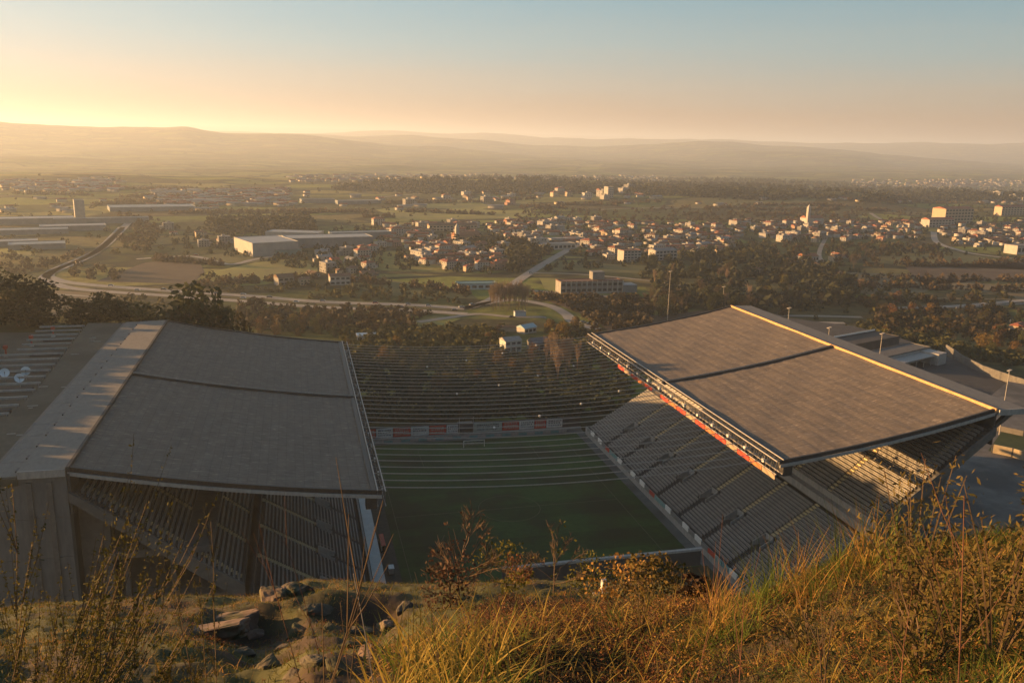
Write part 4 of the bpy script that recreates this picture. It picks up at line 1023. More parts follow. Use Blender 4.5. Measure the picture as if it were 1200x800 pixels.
block('farmhouse', 'grey farmhouse half hidden in the right wood', 'farmhouse', (882, 322), 16, 9, 4.5, WALLS['grey'], ROOFS['brown tiled'], .2, cols=4, gable=2.5)
block('farmhouse', 'grey two-storey house by the highway left of the village', 'farmhouse', (333, 334), 13, 10, 6.5, WALLS['grey'], ROOFS['brown tiled'], .4, cols=3, floors=2, gable=2.5)
block('farmhouse', 'white block house by the highway near the village', 'farmhouse', (398, 333), 16, 10, 7, WALLS['white'], ROOFS['brown tiled'], .1, cols=4, floors=2, gable=2)
block('farmhouse', 'white and red house at the right edge of the scrub', 'farmhouse', (1193, 392), 10, 9, 6, WALLS['cream'], ROOFS['red tiled'], .5, cols=3, floors=2, gable=2)

village([(470, 290), (595, 290), (588, 322), (540, 318), (480, 308)], 44, 'below the salmon church', 'houses of the middle village')
village([(440, 262), (565, 262), (560, 288), (445, 292)], 24, 'near the salmon church', 'houses around the salmon church')
village([(560, 258), (715, 258), (715, 290), (600, 288)], 44, 'behind the store rows', 'houses of the village centre')
village([(700, 262), (880, 262), (850, 300), (690, 304)], 60, 'above the dark wood', 'houses above the dark wood')
village([(870, 262), (1085, 262), (1080, 284), (900, 284)], 50, 'near the white church', 'houses near the white church')
village([(1085, 270), (1200, 262), (1200, 296), (1130, 292)], 26, 'in the right-edge hamlet', 'houses at the right edge')
village([(1140, 232), (1200, 228), (1200, 246), (1150, 246)], 6, 'on the far right plain', 'houses on the far right plain', sc=(1.1, 1.5), d=14)
village([(930, 300), (995, 300), (985, 322), (930, 318)], 6, 'by the lone farmhouse', 'houses on the right slope', kinds=[0, 1, 4, 7])
village([(372, 282), (450, 290), (440, 332), (380, 318)], 16, 'beyond the warehouses', 'houses beyond the warehouses')
village([(190, 268), (275, 268), (268, 290), (200, 288)], 9, 'left of the sunlit hall', 'houses left of the sunlit hall', kinds=[1, 4, 7, 8])
village([(645, 226), (760, 222), (760, 233), (650, 234)], 12, 'below the wooded ridge', 'houses below the wooded ridge', sc=(1.1, 1.5), d=14)
village([(440, 232), (610, 226), (610, 240), (450, 242)], 12, 'on the bright fields', 'houses on the bright fields', sc=(1.1, 1.4), d=14)
village([(340, 318), (420, 322), (420, 336), (345, 336)], 4, 'beside the highway', 'houses beside the highway', kinds=[1, 4, 7])

# ------------------------------------------------------------------ woods: individual trees
g1 = 'trees seen through the roof cables'
grove([(405, 396), (700, 388), (720, 412), (405, 425)], 26, ['gold', 'rust', 'brown', 'olive', 'bare'], (4, 7.5), 'beyond the pitch', g1)
grove([(408, 425), (700, 412), (735, 440), (412, 480)], 34, ['dark', 'brown', 'olive', 'bare', 'rust'], (4, 8), 'in the dark dip behind the cables', g1)
grove([(640, 428), (690, 428), (690, 450), (640, 450)], 16, ['poplar'], (13, 17), 'left of the right roof', g1, .5)
grove([(275, 372), (400, 376), (400, 398), (275, 392)], 26, ['gold', 'olive', 'rust', 'dark', 'brown'], (4.5, 8), 'behind the left roof', 'trees behind the left roof')
for _k in range(26): tree('poplar', at(575+1.7*_k, 360+5*((_k*7) % 5)/5), random.uniform(14, 19), 'beside the roundabout', 'poplars beside the roundabout')
grove([(640, 378), (690, 376), (695, 395), (640, 398)], 8, ['gold'], (5, 8), 'right of the turquoise roof', 'golden bushes by the lower road')
grove([(755, 330), (870, 322), (880, 372), (760, 375)], 40, ['bare', 'bare', 'poplar', 'dark', 'brown'], (10, 15), 'behind the right roof', 'trees of the dark wood')
grove([(760, 306), (870, 296), (900, 320), (770, 332)], 18, ['dark', 'dark', 'pine', 'olive'], (8, 13), 'atop the dark wood', 'trees of the dark wood')
grove([(870, 325), (1000, 320), (1020, 362), (880, 365)], 34, ['dark', 'bare', 'brown', 'olive', 'bare'], (7, 12), 'in the mixed wood', 'trees of the mixed wood')
grove([(1000, 352), (1120, 348), (1200, 372), (1200, 425), (1130, 412), (1030, 392)], 52, ['brown', 'olive', 'rust', 'dark', 'gold', 'bare'], (4.5, 9), 'above the curved wall', 'scrub trees above the curved wall')
for x, y in ((1125, 364), (1165, 361), (1183, 360)): tree('column', at(x, y), 9.5, '', 'cypresses along the right road', label=f'slim dark cypress by the right road, {["leftmost", "middle", "rightmost"][[1125, 1165, 1183].index(x)]} of three')
grove([(985, 300), (1020, 300), (1000, 318), (985, 318)], 5, ['bare'], (10, 13), 'on the right slope', 'bare trees on the right slope')
for x, y, h, k, lab in [(1007, 342, 12, 'bare', 'pale bare spreading tree alone on the right slope'), (1170, 398, 9, 'rust', 'tall rusty conical bush near the right edge'), (918, 370, 8, 'rust', 'round rusty tree just beyond the far end of the right roof'),
                        (872, 366, 8, 'rust', 'broad rusty tree touching the far corner of the right roof'), (470, 402, 9, 'dark', 'large dark evergreen standing among golden bushes')]:
    tree(k, at(x, y), h, '', 'landmark trees', label=lab)
# line of trees behind the plaza
for x, top, Yd, wd, k, lab in [(15, 326, 150, 70, 'dark', 'tall dark tree at the left edge behind the terrace'), (42, 336, 146, 56, 'dark', 'second dark tree from the left edge behind the terrace'), (-12, 318, 152, 70, 'dark', 'dark tree cut by the left picture edge'),
                               (88, 352, 145, 44, 'dark', 'first of four small dark trees behind the plaza roof'), (112, 347, 147, 44, 'dark', 'second of four small dark trees behind the plaza roof'), (138, 350, 149, 44, 'dark', 'third of four small dark trees behind the plaza roof'), (162, 356, 146, 46, 'olive', 'fourth of four small dark trees behind the plaza roof'),
                               (234, 340, 142, 84, 'dark', 'largest dark round tree rising behind the left roof'), (205, 360, 145, 40, 'brown', 'brown tree left of the largest dark round tree'), (262, 362, 146, 44, 'olive', 'olive tree right of the largest dark round tree'), (285, 372, 150, 44, 'brown', 'low brown tree second right of the largest dark round tree')]:
    d = ray(x, top); p = CAM+d*(Yd-CY)/d[1]; z = float(H(p[0], p[1])); h = p[2]-z
    h = max(h, 7.5); z = p[2]-h; tree(k, (p[0], p[1], z), h, '', 'trees behind the left plaza', rx=wd*.31/7.6/(h/TREES[k]['h']), label=lab)


# the wood on the hilltop west of the terrace goes on unseen, its density and gap shaped to shade the terrace strip
_wr = np.random.default_rng(99); _wp = []
for _ in range(620):
    x, y = _wr.uniform(-218, -166), _wr.uniform(12, 168)
    if 118 < y < 134 or x > -152: continue
    _wp.append((x, y, 43.0-8*max(0, (y-140)/28)))
_wp = np.array(_wp); _r = _wr.uniform(11, 16.5, len(_wp))
# ------------------------------------------------------------------ woods too many to count, hedges, far towns
def clump_template(seed, n=26):
    r = np.random.default_rng(seed); C = []
    p = r.normal(size=(n, 3)); p /= np.linalg.norm(p, axis=1)[:, None]; p[:, 2] = np.abs(p[:, 2])
    C = p*np.array([.5, .5, .85])*r.uniform(.5, 1, (n, 1)); C[:, 2] += .08
    return leaf_quads(C, .2, r)
def wood(name, polys, m, hr, seed, wide=1.0):
    P = []
    for poly, n in polys:
        for _ in range(n):
            q = at_fast(*in_poly(poly))
            if q is not None and q[1] > 140: P.append(q)
    P = np.array(P); P = P[off_road(P, 10)]; P[:, 2] = H(P[:, 0], P[:, 1]); r = np.random.default_rng(seed); h = r.uniform(*hr, len(P))
    tV, tT = clump_template(seed)
    o = link(name, merge_copies(name, tV, tT, P, np.stack([h*wide*r.uniform(.7, 1.2, len(P)), h*wide*r.uniform(.7, 1.2, len(P)), h], 1), r.uniform(0, 6.28, len(P)), m))
    return stuff(o)
_tv, _tt = clump_template(5, 60)
stuff(link('hilltop_wood', merge_copies('hilltop_wood', _tv, _tt, _wp, np.stack([_r*.8, _r*.8, _r], 1), _wr.uniform(0, 6.28, len(_wp)), LEAF['dark'])))
_gx, _gy = np.meshgrid(np.arange(-60, 1262, 6), np.arange(196, 500, 2))
_G = np.full(_gx.shape+(3,), np.nan)
_D = Fv+R2*((_gx-600)/FPX)[..., None]-U2*((_gy-400)/FPX)[..., None]
_zz = np.full(_gx.shape, -10.)
for _ in range(9):
    _t = (_zz-CZ)/np.minimum(_D[..., 2], -.012); _P = CAM+_D*_t[..., None]; _zz = .5*_zz+.5*H(_P[..., 0], _P[..., 1])
_ok = (_D[..., 2] < -.012) & (np.hypot(_P[..., 0]-CX, _P[..., 1]-CY) < 9000)
_G[_ok] = np.stack([_P[..., 0], _P[..., 1], _zz], -1)[_ok]
def at_fast(px, py):
    i, j = (py-196)/2, (px+60)/6; i0, j0 = int(i), int(j)
    if not (0 <= i0 < _G.shape[0]-1 and 0 <= j0 < _G.shape[1]-1): return None
    fi, fj = i-i0, j-j0
    p = (_G[i0, j0]*(1-fj)+_G[i0, j0+1]*fj)*(1-fi)+(_G[i0+1, j0]*(1-fj)+_G[i0+1, j0+1]*fj)*fi
    if np.isnan(p[0]): return None
    return np.array([p[0], p[1], 0.])
def band(x0, y0, x1, y1, t): return [(x0, y0-t/2), (x1, y1-t/2), (x1, y1+t/2), (x0, y0+t/2)]
wood('dark_wood', [([(380, 222), (470, 210), (560, 207), (700, 208), (900, 210), (1000, 216), (1010, 230), (900, 236), (700, 226), (500, 228)], 3200), ([(1000, 216), (1200, 222), (1200, 236), (1010, 238)], 900),
                   ([(240, 260), (360, 256), (370, 272), (250, 274)], 380), ([(750, 300), (900, 296), (1000, 318), (1000, 360), (770, 370)], 240), ([(590, 300), (650, 296), (640, 318), (600, 318)], 70), ([(520, 282), (640, 288), (620, 300), (540, 296)], 70)], LEAF['dark'], (8, 15), 1)
wood('brown_wood', [([(600, 246), (1080, 246), (1080, 262), (600, 262)], 380), ([(280, 352), (500, 368), (480, 395), (280, 385)], 190), ([(640, 352), (760, 350), (760, 385), (700, 392)], 240), ([(880, 285), (1100, 286), (1110, 312), (900, 320)], 170), ([(1000, 352), (1150, 352), (1200, 400), (1040, 395)], 200),
                    ([(140, 250), (200, 262), (170, 300), (140, 285)], 110), ([(0, 300), (150, 320), (130, 330), (0, 320)], 60)], LEAF['brown'], (4, 9), 2)
wood('olive_scrub', [([(0, 205), (1200, 212), (1200, 300), (0, 300)], 650), ([(230, 320), (560, 345), (500, 370), (240, 345)], 160), ([(900, 300), (1200, 352), (1200, 410), (950, 380)], 260), ([(0, 340), (240, 350), (240, 375), (0, 375)], 60)], LEAF['olive'], (3, 7), 3, 1.1)
wood('valley_scrub', [([(400, 384), (590, 384), (590, 420), (404, 420)], 420), ([(640, 392), (730, 392), (740, 420), (650, 420)], 130), ([(985, 378), (1060, 380), (1120, 405), (1200, 420), (1200, 432), (1100, 414), (1040, 396)], 260)], LEAF['olive'], (2.5, 6.5), 7, 1.15)
wood('dark_scrub', [([(402, 418), (735, 412), (745, 486), (408, 497)], 1500)], LEAF['dark'], (1.6, 3.6), 6, 1.5)
wood('village_gardens', [([(440, 262), (1200, 262), (1200, 300), (900, 300), (600, 322), (450, 315)], 900), ([(200, 268), (450, 268), (450, 330), (380, 320), (200, 290)], 320), ([(1085, 240), (1200, 240), (1200, 262), (1085, 262)], 120)], LEAF['dark'], (3.5, 8), 4)
hedges = []
for _ in range(48):
    x0, y0 = random.uniform(0, 1200), random.uniform(215, 258); l = random.uniform(30, 120)
    hedges.append((band(x0, y0, x0+l, y0+random.uniform(-2.5, 2.5), 1.0), int(l*.8)))
for a in [(60, 312, 140, 280), (100, 336, 300, 350), (300, 352, 420, 358), (620, 350, 760, 354), (1060, 312, 1200, 308), (1000, 336, 1200, 342), (960, 326, 1200, 330), (232, 336, 372, 326), (400, 328, 560, 345), (180, 305, 262, 311)]:
    hedges.append((band(*a, 2.5), 60))
wood('hedgerows', hedges, LEAF['brown'], (3, 8), 5)
hs = MB(); hs.box(-.5, -.4, -.3, .5, .4, .55); hs.k = 1; hs.add([(-.56, -.46, .55), (.56, -.46, .55), (.56, .46, .55), (-.56, .46, .55), (-.56, 0, .8), (.56, 0, .8)], [(3, 2, 1, 0), (0, 1, 5, 4), (2, 3, 4, 5), (1, 2, 5, 5), (3, 0, 4, 4)])
hV = np.array(hs.v); hT = np.array([f if len(f) == 4 else f+(f[-1],) for f in hs.f]); hM = np.array(hs.m)
def far_town(name, polys, wall, roof, s, seed):
    P = [q for poly, n in polys for q in (at_fast(*in_poly(poly)) for _ in range(n)) if q is not None]
    P = np.array(P); P[:, 2] = H(P[:, 0], P[:, 1]); r = np.random.default_rng(seed); n = len(P)
    # quads only: split degenerate faces off
    sc = np.stack([r.uniform(*s, n), r.uniform(*s, n)*.8, r.uniform(5, 9, n)], 1)
    T = hT.copy(); V = hV
    me = merge_copies(name, V, T[:9], P, sc, r.uniform(-.3, .6, n), [WALLS[wall], ROOFS[roof]], hM[:9])
    stuff(link(name, me))
far = [([(180, 224), (340, 222), (340, 242), (190, 242)], 150), ([(0, 212), (140, 210), (150, 225), (0, 226)], 90), ([(560, 204), (780, 206), (780, 212), (560, 212)], 60), ([(1000, 211), (1200, 210), (1200, 219), (1000, 220)], 150), ([(340, 206), (560, 204), (560, 212), (340, 214)], 120),
       ([(1070, 214), (1180, 214), (1180, 222), (1080, 222)], 90), ([(0, 226), (1200, 222), (1200, 240), (0, 250)], 45)]
band = [([(560, 260), (720, 260), (716, 288), (600, 286)], 70), ([(700, 262), (880, 262), (850, 296), (690, 300)], 90), ([(870, 260), (1085, 260), (1080, 280), (900, 280)], 80), ([(1085, 266), (1200, 260), (1200, 290), (1130, 286)], 40), ([(445, 262), (562, 262), (560, 286), (450, 290)], 40), ([(480, 290), (592, 290), (585, 316), (500, 310)], 30)]
far_town('village_houses', band, 'white', 'red tiled', (7, 13), 21)
far_town('village_houses', [(p, n//2) for p, n in band], 'grey', 'brown tiled', (8, 14), 22)
far_town('far_town', far, 'white', 'red tiled', (9, 15), 11)
far_town('far_town', [(p, n//2) for p, n in far], 'cream', 'pale flat', (10, 24), 12)
far_town('far_town', [(p, n//3) for p, n in far], 'grey', 'grey', (12, 26), 13)

# ------------------------------------------------------------------ cars, lamp posts, the east side of the stadium
CARM = {c: mat('car_'+c, v, rough=.3) for c, v in {'white': (.6, .6, .58), 'dark': (.03, .03, .035), 'red': (.3, .03, .02), 'silver': (.35, .36, .37), 'blue': (.05, .08, .16)}.items()}
def car_mesh(van=False):
    h = 2.1 if van else 1.45
    b = MB().prism([(-2.1, .35), (2.1, .35), (2.15, .75), (1.5, .9), (-1.9, .95), (-2.15, .8)], -.85, .85)
    c = MB().prism([(-1.8, .95), (-1.4, h), (.5 if not van else 1.2, h), (1.3 if not van else 1.8, .9)], -.78, .78)
    w = MB()
    for x in (-1.35, 1.35):
        for y in (-.88, .68): w.prism([(x+.32*math.cos(k), .33+.32*math.sin(k)) for k in np.linspace(0, 6.28, 9)[:-1]], y, y+.2)
    return b, c, w
_b, _c, _w = car_mesh(); WM = _w.mesh('wheels', METAL); CM = _c.mesh('cabin', GLASS)
def car(p, rz, c, lab, group='cars'):
    t = thing('car', lab, 'car', tuple(p), rz, group)
    link('body', _b.mesh('body', CARM[c]), t); link('cabin', CM, t)
    for x in (-1.35, 1.35):
        for y in (-.88, .68):
            MB().prism([(x+.32*math.cos(k), .33+.32*math.sin(k)) for k in np.linspace(0, 6.28, 9)[:-1]], y, y+.2).build('wheel', METAL, t)
for px, py, c, rz, lab in [(683, 379, 'white', .3, 'leftmost white car of the three parked beside the brown field'), (690, 381, 'dark', .3, 'dark car parked between two white cars beside the brown field'), (697, 381, 'white', .4, 'rightmost white car of the three parked beside the brown field'),
                           (541, 361, 'white', .1, 'white car at the roundabout'), (553, 358, 'silver', .5, 'silver car right of the white one at the roundabout'), (285, 346.5, 'white', -.1, 'white car alone on the highway left of the village'),
                           (90, 309, 'dark', -.9, 'dark car on the hazy road bend'), (600, 373, 'dark', 0, 'dark car beside the small blue box shed'), (622, 321, 'white', 0, 'white car at the junction below the village'),
                           (478, 358, 'silver', 0, 'silver car on the highway short of the roundabout'), (230, 300, 'red', 0, 'red car on the track beside the green field')]:
    p = at(px, py); p[2] += .32; car(p, rz, c, lab)
for k in range(12):
    px, py = 1092+6.2*k, 446+1.9*k+(k % 2)*6
    p = at(px, py, -2.88); c = ['white', 'dark', 'silver', 'blue', 'red'][(k*3) % 5]
    car(p, 1.2, c, f'{c} car parked in the dark yard behind the right roof', 'cars parked in the dark yard')
for k in range(14):
    px = 130+31*k; py = np.interp(px, [105, 200, 300, 375, 480, 545], [334, 341, 348, 354, 358, 362])+(k % 2)*3.6
    p = at(px, py); p[2] += .32; c = ['white', 'silver', 'dark', 'red', 'blue', 'white', 'dark'][k % 7]
    car(p, -.08, c, f'{c} car driving along the long highway', 'cars driving on the highway')
def lamp_post(p, h, lab, arms=2, group='tall floodlight poles'):
    t = thing('lamp_post', lab, 'lamp post', tuple(p), .5, group)
    MB().tube([(0, 0, -.5), (0, 0, h)], .22, .11, 7).build('pole', STEEL, t)
    MB().tube([(-1.3, 0, h), (1.3, 0, h)], .07, n=5).build('cross_arm', STEEL, t)
    for x in (-1.2, 0, 1.2): MB().box(x-.35, -.5, h-.1, x+.35, .5, h+.22).build('lamp_head', STEEL, t)
def post_between(px, top, Yd, lab, base=-3):
    d = ray(px, top); p = CAM+d*(Yd-CY)/d[1]; lamp_post((p[0], p[1], base), p[2]-base, lab)
p = at(782, 376); d = ray(786, 318); q = CAM+d*((p[1]-CY)/d[1]); lamp_post(p, q[2]-p[2], 'tallest floodlight pole left of the far corner of the right roof')
p = at(846, 366); d = ray(847, 336); q = CAM+d*((p[1]-CY)/d[1]); lamp_post(p, q[2]-p[2], 'floodlight pole standing at the far corner of the right roof')
post_between(925, 361, 215, 'floodlight pole behind the upper third of the right roof')
post_between(972, 384, 165, 'shorter floodlight pole behind the middle of the right roof')
post_between(1034, 391, 150, 'floodlight pole in front of the grey terrace building')
post_between(1183, 434, 105, 'bright floodlight pole at the right edge before the pale wall')

# terraced car park and service building
ez = -3.0
e1 = (at(900, 375), at(1010, 372), at(1100, 425), at(1010, 420))
structure(MB().slab([(100, -60), (330, -60)]+[tuple(at(x, y, -2.9)[:2]) for x, y in ((1235, 470), (1180, 448), (1112, 418), (1062, 398), (1000, 382), (905, 370))]+[(108, 300)], -12, -2.9).build('car_park', ASPH))
t = block('service_building', 'pale grey flat service building beyond the middle of the right roof', 'building', None, 44, 12, 6.2, CONCL, CONC, .38, cols=6, loc=at(1050, 424, -2.9))
MB().box(12, -16, 0, 20, -6.05, 6.0).build('side_wing', CONCL, t); MB().box(-20, -14, 4.6, 11.9, -6.1, 5.0).build('canopy', CONCL, t)
for i in range(5): MB().tube([(-19+7.2*i, -13.5, 0), (-19+7.2*i, -13.5, 4.6)], .2, n=6).build('column', CONCL, t)
t = block('terrace_building', 'long dark terraced building with white railing beyond the right roof', 'building', None, 46, 16, 5.5, CONCD, ASPH, .36, loc=at(1010, 408, -2.9))
MB().box(-23, 7.6, 6.25, 23, 7.85, 7.1).build('railing', WHITEP, t)
structure(MB().slab([(225, 90), (285, 140), (270, 165), (205, 120)], -2.9, -.6).build('service_ramp', PAVE))
structure(MB().slab([(120, 20), (225, 78), (212, 110), (118, 60)], -2.89, -2.84).build('paved_yard', PAVE))
def wall_line(lab, pts, h, th, m, post=None, name='boundary_wall', seg=None, base=None):
    t = thing(name, lab, 'wall')
    for i in range(len(pts)-1):
        a, b = Vector(pts[i]), Vector(pts[i+1]); L = (b-a).length; k = max(1, int(L/(seg or 4)))
        for j in range(k):
            p, q = a.lerp(b, j/k), a.lerp(b, (j+.985)/k); d = (q-p).normalized(); n_ = Vector((-d.y, d.x, 0))*th/2
            hh = h+random.uniform(-.08, .08)
            MB().slab([(p+n_)[:2], (p-n_)[:2], (q-n_)[:2], (q+n_)[:2]], p.z-1, p.z+hh).build('wall_panel', m, t)
            if post: MB().slab([(p+n_*post)[:2], (p-n_*post)[:2], (p-n_*post+d*.45)[:2], (p+n_*post+d*.45)[:2]], p.z-1, p.z+hh+.25).build('post', CONCD, t)
pts = [at(x, y, -2.9) for x, y in ((1108, 412), (1130, 427), (1152, 438), (1175, 446), (1215, 460))]
wall_line('pale concrete retaining wall curving below the scrub at the right', pts, 4.2, .5, CONC)
pts = [at(x, y, -2.9) for x, y in ((1161, 530), (1185, 535), (1215, 544))]
wall_line('sunlit ochre panel wall with dark posts near the right edge', pts, 3.4, .3, mat('sunlit_render', (.34, .29, .2), (.44, .38, .27), scale=.5), 1.6, seg=5)
structure(MB().slab([tuple(at(x, y, -2.9)[:2]) for x, y in ((1158, 528), (1225, 546), (1225, 500), (1185, 490))], -2.9, -2.8).build('lawn', mat('lawn_grass', (.04, .06, .015), (.07, .09, .025), scale=.5)))
pts = [at(x, y) for x, y in ((1183, 378), (1200, 388), (1215, 396))]
wall_line('sunlit crooked garden wall beside the house at the right edge', pts, 2.2, .3, WALLS['cream'])
pts = [at(x, y) for x, y in ((1120, 362), (1160, 359), (1215, 356))]
wall_line('long pale railing wall along the road by the cypresses', pts, 1.2, .3, CONCL, name='road_railing')
# rows of parking terraces just visible beyond the ridge
for k, (x0, y0, x1, y1) in enumerate([(150, 215, 178, 270), (160, 210, 188, 262), (205, 165, 240, 205), (215, 160, 250, 198)]):
    wall_line(['farthest low kerb wall of the terraced car park', 'second low kerb wall of the terraced car park', 'third low kerb wall of the terraced car park', 'nearest low kerb wall of the terraced car park'][k], [(x0, y0, -2.9), (x1, y1, -2.9)], .7, .4, CONC, seg=12, name='kerb_wall')

# ------------------------------------------------------------------ the hillside the photographer stands on
BX = [-400, 0, 60, 120, 200, 290, 325, 360, 420, 460, 520, 560, 600, 640, 700, 760, 800, 830, 870, 940, 1000, 1060, 1120, 1200, 1600]
BY = [712, 712, 706, 702, 700, 698, 693, 677, 682, 684, 684, 682, 680, 678, 680, 680, 686, 716, 706, 682, 660, 646, 638, 630, 618]
BR = [30, 30, 30, 30, 29, 28, 27, 26, 25, 24, 24, 24, 23, 23, 22, 20, 15, 10.5, 9.5, 9, 8.5, 8.5, 8.5, 8.5, 8.5]
_baz, _bdep = [], []
for x, y in zip(BX, BY):
    d = ray(x, y); _baz.append(math.atan2(d[0], d[1])); _bdep.append(-d[2]/math.hypot(d[0], d[1]))
_baz = np.array(_baz); _bdep = np.array(_bdep); _br = np.array(BR, float)
def hill(x, y):
    x = np.asarray(x, float); y = np.asarray(y, float)
    dx, dy = x-CX, y-CY; r = np.hypot(dx, dy)+1e-6; a = np.arctan2(dx, dy)
    dep = np.interp(a, _baz, _bdep); rb = np.interp(a, _baz, _br)
    back = smooth(1.15, 1.9, np.abs(a-.25))
    s = (rb*dep-1.62)/rb
    bumpy = .45*fbm(x*.35, y*.35, 4)*smooth(1.5, 6, r)+.18*fbm(x*1.7, y*1.7, 3)*smooth(1, 3, r)+.09*np.abs(fbm(x*4, y*4, 2))*smooth(3, 8, r)
    # rocky step on the left
    px = np.interp(a, _baz, BX)
    step = smooth(200, 300, px)*(1-smooth(430, 520, px))
    ledge = step*(-.6*(1-smooth(17.5, 19.5, r+1.2*vnoise(x*.8, y*.8)))*smooth(9, 13, r))
    z = CZ-1.62-s*r
    z = z+(bumpy+ledge)*np.clip((rb-r)/(rb*.12), 0.12, 1)
    over = np.maximum(r-rb, 0)
    z = z-over*(.55+.75*np.clip(over/6, 0, 1))+.8*fbm(x*.2, y*.2, 3)*np.clip(over/3, 0, 1)
    zb = CZ-1.62-.10*r+.5*fbm(x*.2, y*.2, 4)*smooth(1, 5, r)-np.maximum(r-60, 0)*1.4
    z = z*(1-back)+zb*back
    return np.maximum(z, -14)
ha = np.concatenate([np.linspace(-math.pi, -.62, 60)[:-1], np.linspace(-.62, 1.1, 420), np.linspace(1.1, math.pi, 50)[1:]])
hr = np.concatenate([[.02, .5], np.geomspace(1, 34, 190), np.geomspace(35, 130, 50)])
A, RR = np.meshgrid(ha, hr); X = CX+RR*np.sin(A); Y = CY+RR*np.cos(A); Z = hill(X, Y)
V = np.stack([X, Y, Z], -1).reshape(-1, 3); na, nr = len(ha), len(hr)
I = (np.arange(nr-1)[:, None]*na+np.arange(na-1)[None]).ravel()
TURFH = mat('hill_turf', (.028, .035, .010), (.085, .085, .02), scale=1.6, detail=9, c3=(.055, .035, .02), s3=.35, bump=.12, bscale=7, coord='World')
structure(link('hillside', np_mesh('hillside', V, np.stack([I, I+1, I+na+1, I+na], 1), TURFH, smooth=True)))
def hill_at(px, py):
    d = ray(px, py); t = np.geomspace(1.5, 60, 500); P = CAM+d*t[:, None]
    k = np.nonzero(P[:, 2] < hill(P[:, 0], P[:, 1]))[0]
    if not len(k): return None
    p = P[k[0]]; p[2] = float(hill(p[0], p[1])); return p
def polar(px, r):
    d = ray(px, 600); h = math.hypot(d[0], d[1]); x, y = CX+d[0]/h*r, CY+d[1]/h*r
    return np.array([x, y, float(hill(x, y))])

G = {'gold': mat('grass_golden', (.20, .15, .03), (.34, .25, .06), scale=3, trans=.35, coord='World'),
     'green': mat('grass_green', (.08, .13, .02), (.18, .21, .035), scale=3, trans=.35, coord='World'),
     'dry': mat('grass_dry', (.27, .15, .04), (.46, .27, .07), scale=3, trans=.3, coord='World'),
     'bracken': mat('bracken_brown', (.13, .055, .025), (.32, .14, .055), scale=3, trans=.25, coord='World'),
     'dark': mat('grass_dark', (.03, .042, .010), (.075, .085, .02), scale=3, trans=.25, coord='World'),
     'umber': mat('bracken_umber', (.045, .026, .016), (.11, .06, .035), scale=3, trans=.2, coord='World'),  # darker bracken, the shade between sunlit tips put into its colour
     'moss': mat('moss_green', (.07, .075, .012), (.19, .17, .03), scale=3, trans=.3, coord='World'),
     'stem': mat('pale_stem', (.09, .06, .035), (.16, .11, .065), scale=5, coord='World'),
     'redstem': mat('bramble_stem', (.13, .06, .035), (.22, .10, .06), scale=5, coord='World'),
     'broom': mat('broom_leaf', (.045, .048, .010), (.15, .125, .022), scale=6, trans=.3, coord='World'),
     'bramble': mat('bramble_leaf', (.07, .065, .015), (.17, .12, .035), scale=6, trans=.3, coord='World')}
def blades(name, pts, L, w, m, seed, lean=.5, curl=.5, seg=4, dirs=None):
    """many bent grass blades as one mesh (uncountable)"""
    r = np.random.default_rng(seed); n = len(pts); P = np.asarray(pts)
    q = r.uniform(0, 6.283, n); l = r.uniform(*L, n); ln_ = np.abs(r.normal(0, lean, n)); cu = r.uniform(.2, 1, n)*curl
    hx, hy = np.cos(q), np.sin(q); sx, sy = -np.sin(q+r.normal(0, .5, n)), np.cos(q)
    rows = []
    for k in range(seg+1):
        t = k/seg; ang = ln_+cu*t*1.6
        hor = l*t*np.sin(np.minimum(ang, 1.9)); ver = l*t*np.cos(np.minimum(ang, 1.9))
        ww = w*(1-t)**.7*.5+.0006; wv = ww*r.uniform(.7, 1.3, n)
        c = np.stack([P[:, 0]+hx*hor, P[:, 1]+hy*hor, P[:, 2]+ver-.02], 1); o = np.stack([sx*wv, sy*wv, 0*wv], 1)
        rows += [c-o, c+o]
    V = np.stack(rows, 1).reshape(-1, 3); m2 = 2*(seg+1)
    f = np.array([[2*k, 2*k+1, 2*k+3, 2*k+2] for k in range(seg)])
    T = (f[None]+(np.arange(n)*m2)[:, None, None]).reshape(-1, 4)
    return stuff(link(name, np_mesh(name, V, T, m)))
def patch(n, pxr, rr_, seed, tuft=1, spread=.12, keep=None):
    r = np.random.default_rng(seed); k = int(n/tuft)+1
    px = r.uniform(*pxr, k); rad = np.sqrt(r.uniform(rr_[0]**2, rr_[1]**2, k))
    a = np.interp(px, BX, _baz); x = CX+np.sin(a)*rad; y = CY+np.cos(a)*rad
    if keep is not None:
        q = keep(px, rad, x, y); x, y = x[q], y[q]
    x = np.repeat(x, tuft)+r.normal(0, spread, len(x)*tuft); y = np.repeat(y, tuft)+r.normal(0, spread, len(y)*tuft)
    return np.stack([x, y, hill(x, y)], 1)
noisy = lambda s, th: (lambda px, rad, x, y: vnoise(x*s, y*s)+.6*vnoise(x*s*3, y*s*3) > th)
rbf = lambda px: np.interp(px, BX, BR)
inb = lambda px, rad, x, y: rad < rbf(px)+.8
# short turf and moss everywhere on the left slope
blades('turf_grass', patch(52000, (-60, 820), (7, 31), 1, 5, .07, inb), (.05, .16), .012, G['moss'], 1, .5, .6, 2)
blades('turf_grass', patch(16000, (-60, 820), (7, 31), 2, 6, .08, lambda *a: inb(*a) & noisy(.6, .05)(*a)), (.08, .26), .012, G['dry'], 2, .6, .8, 2)
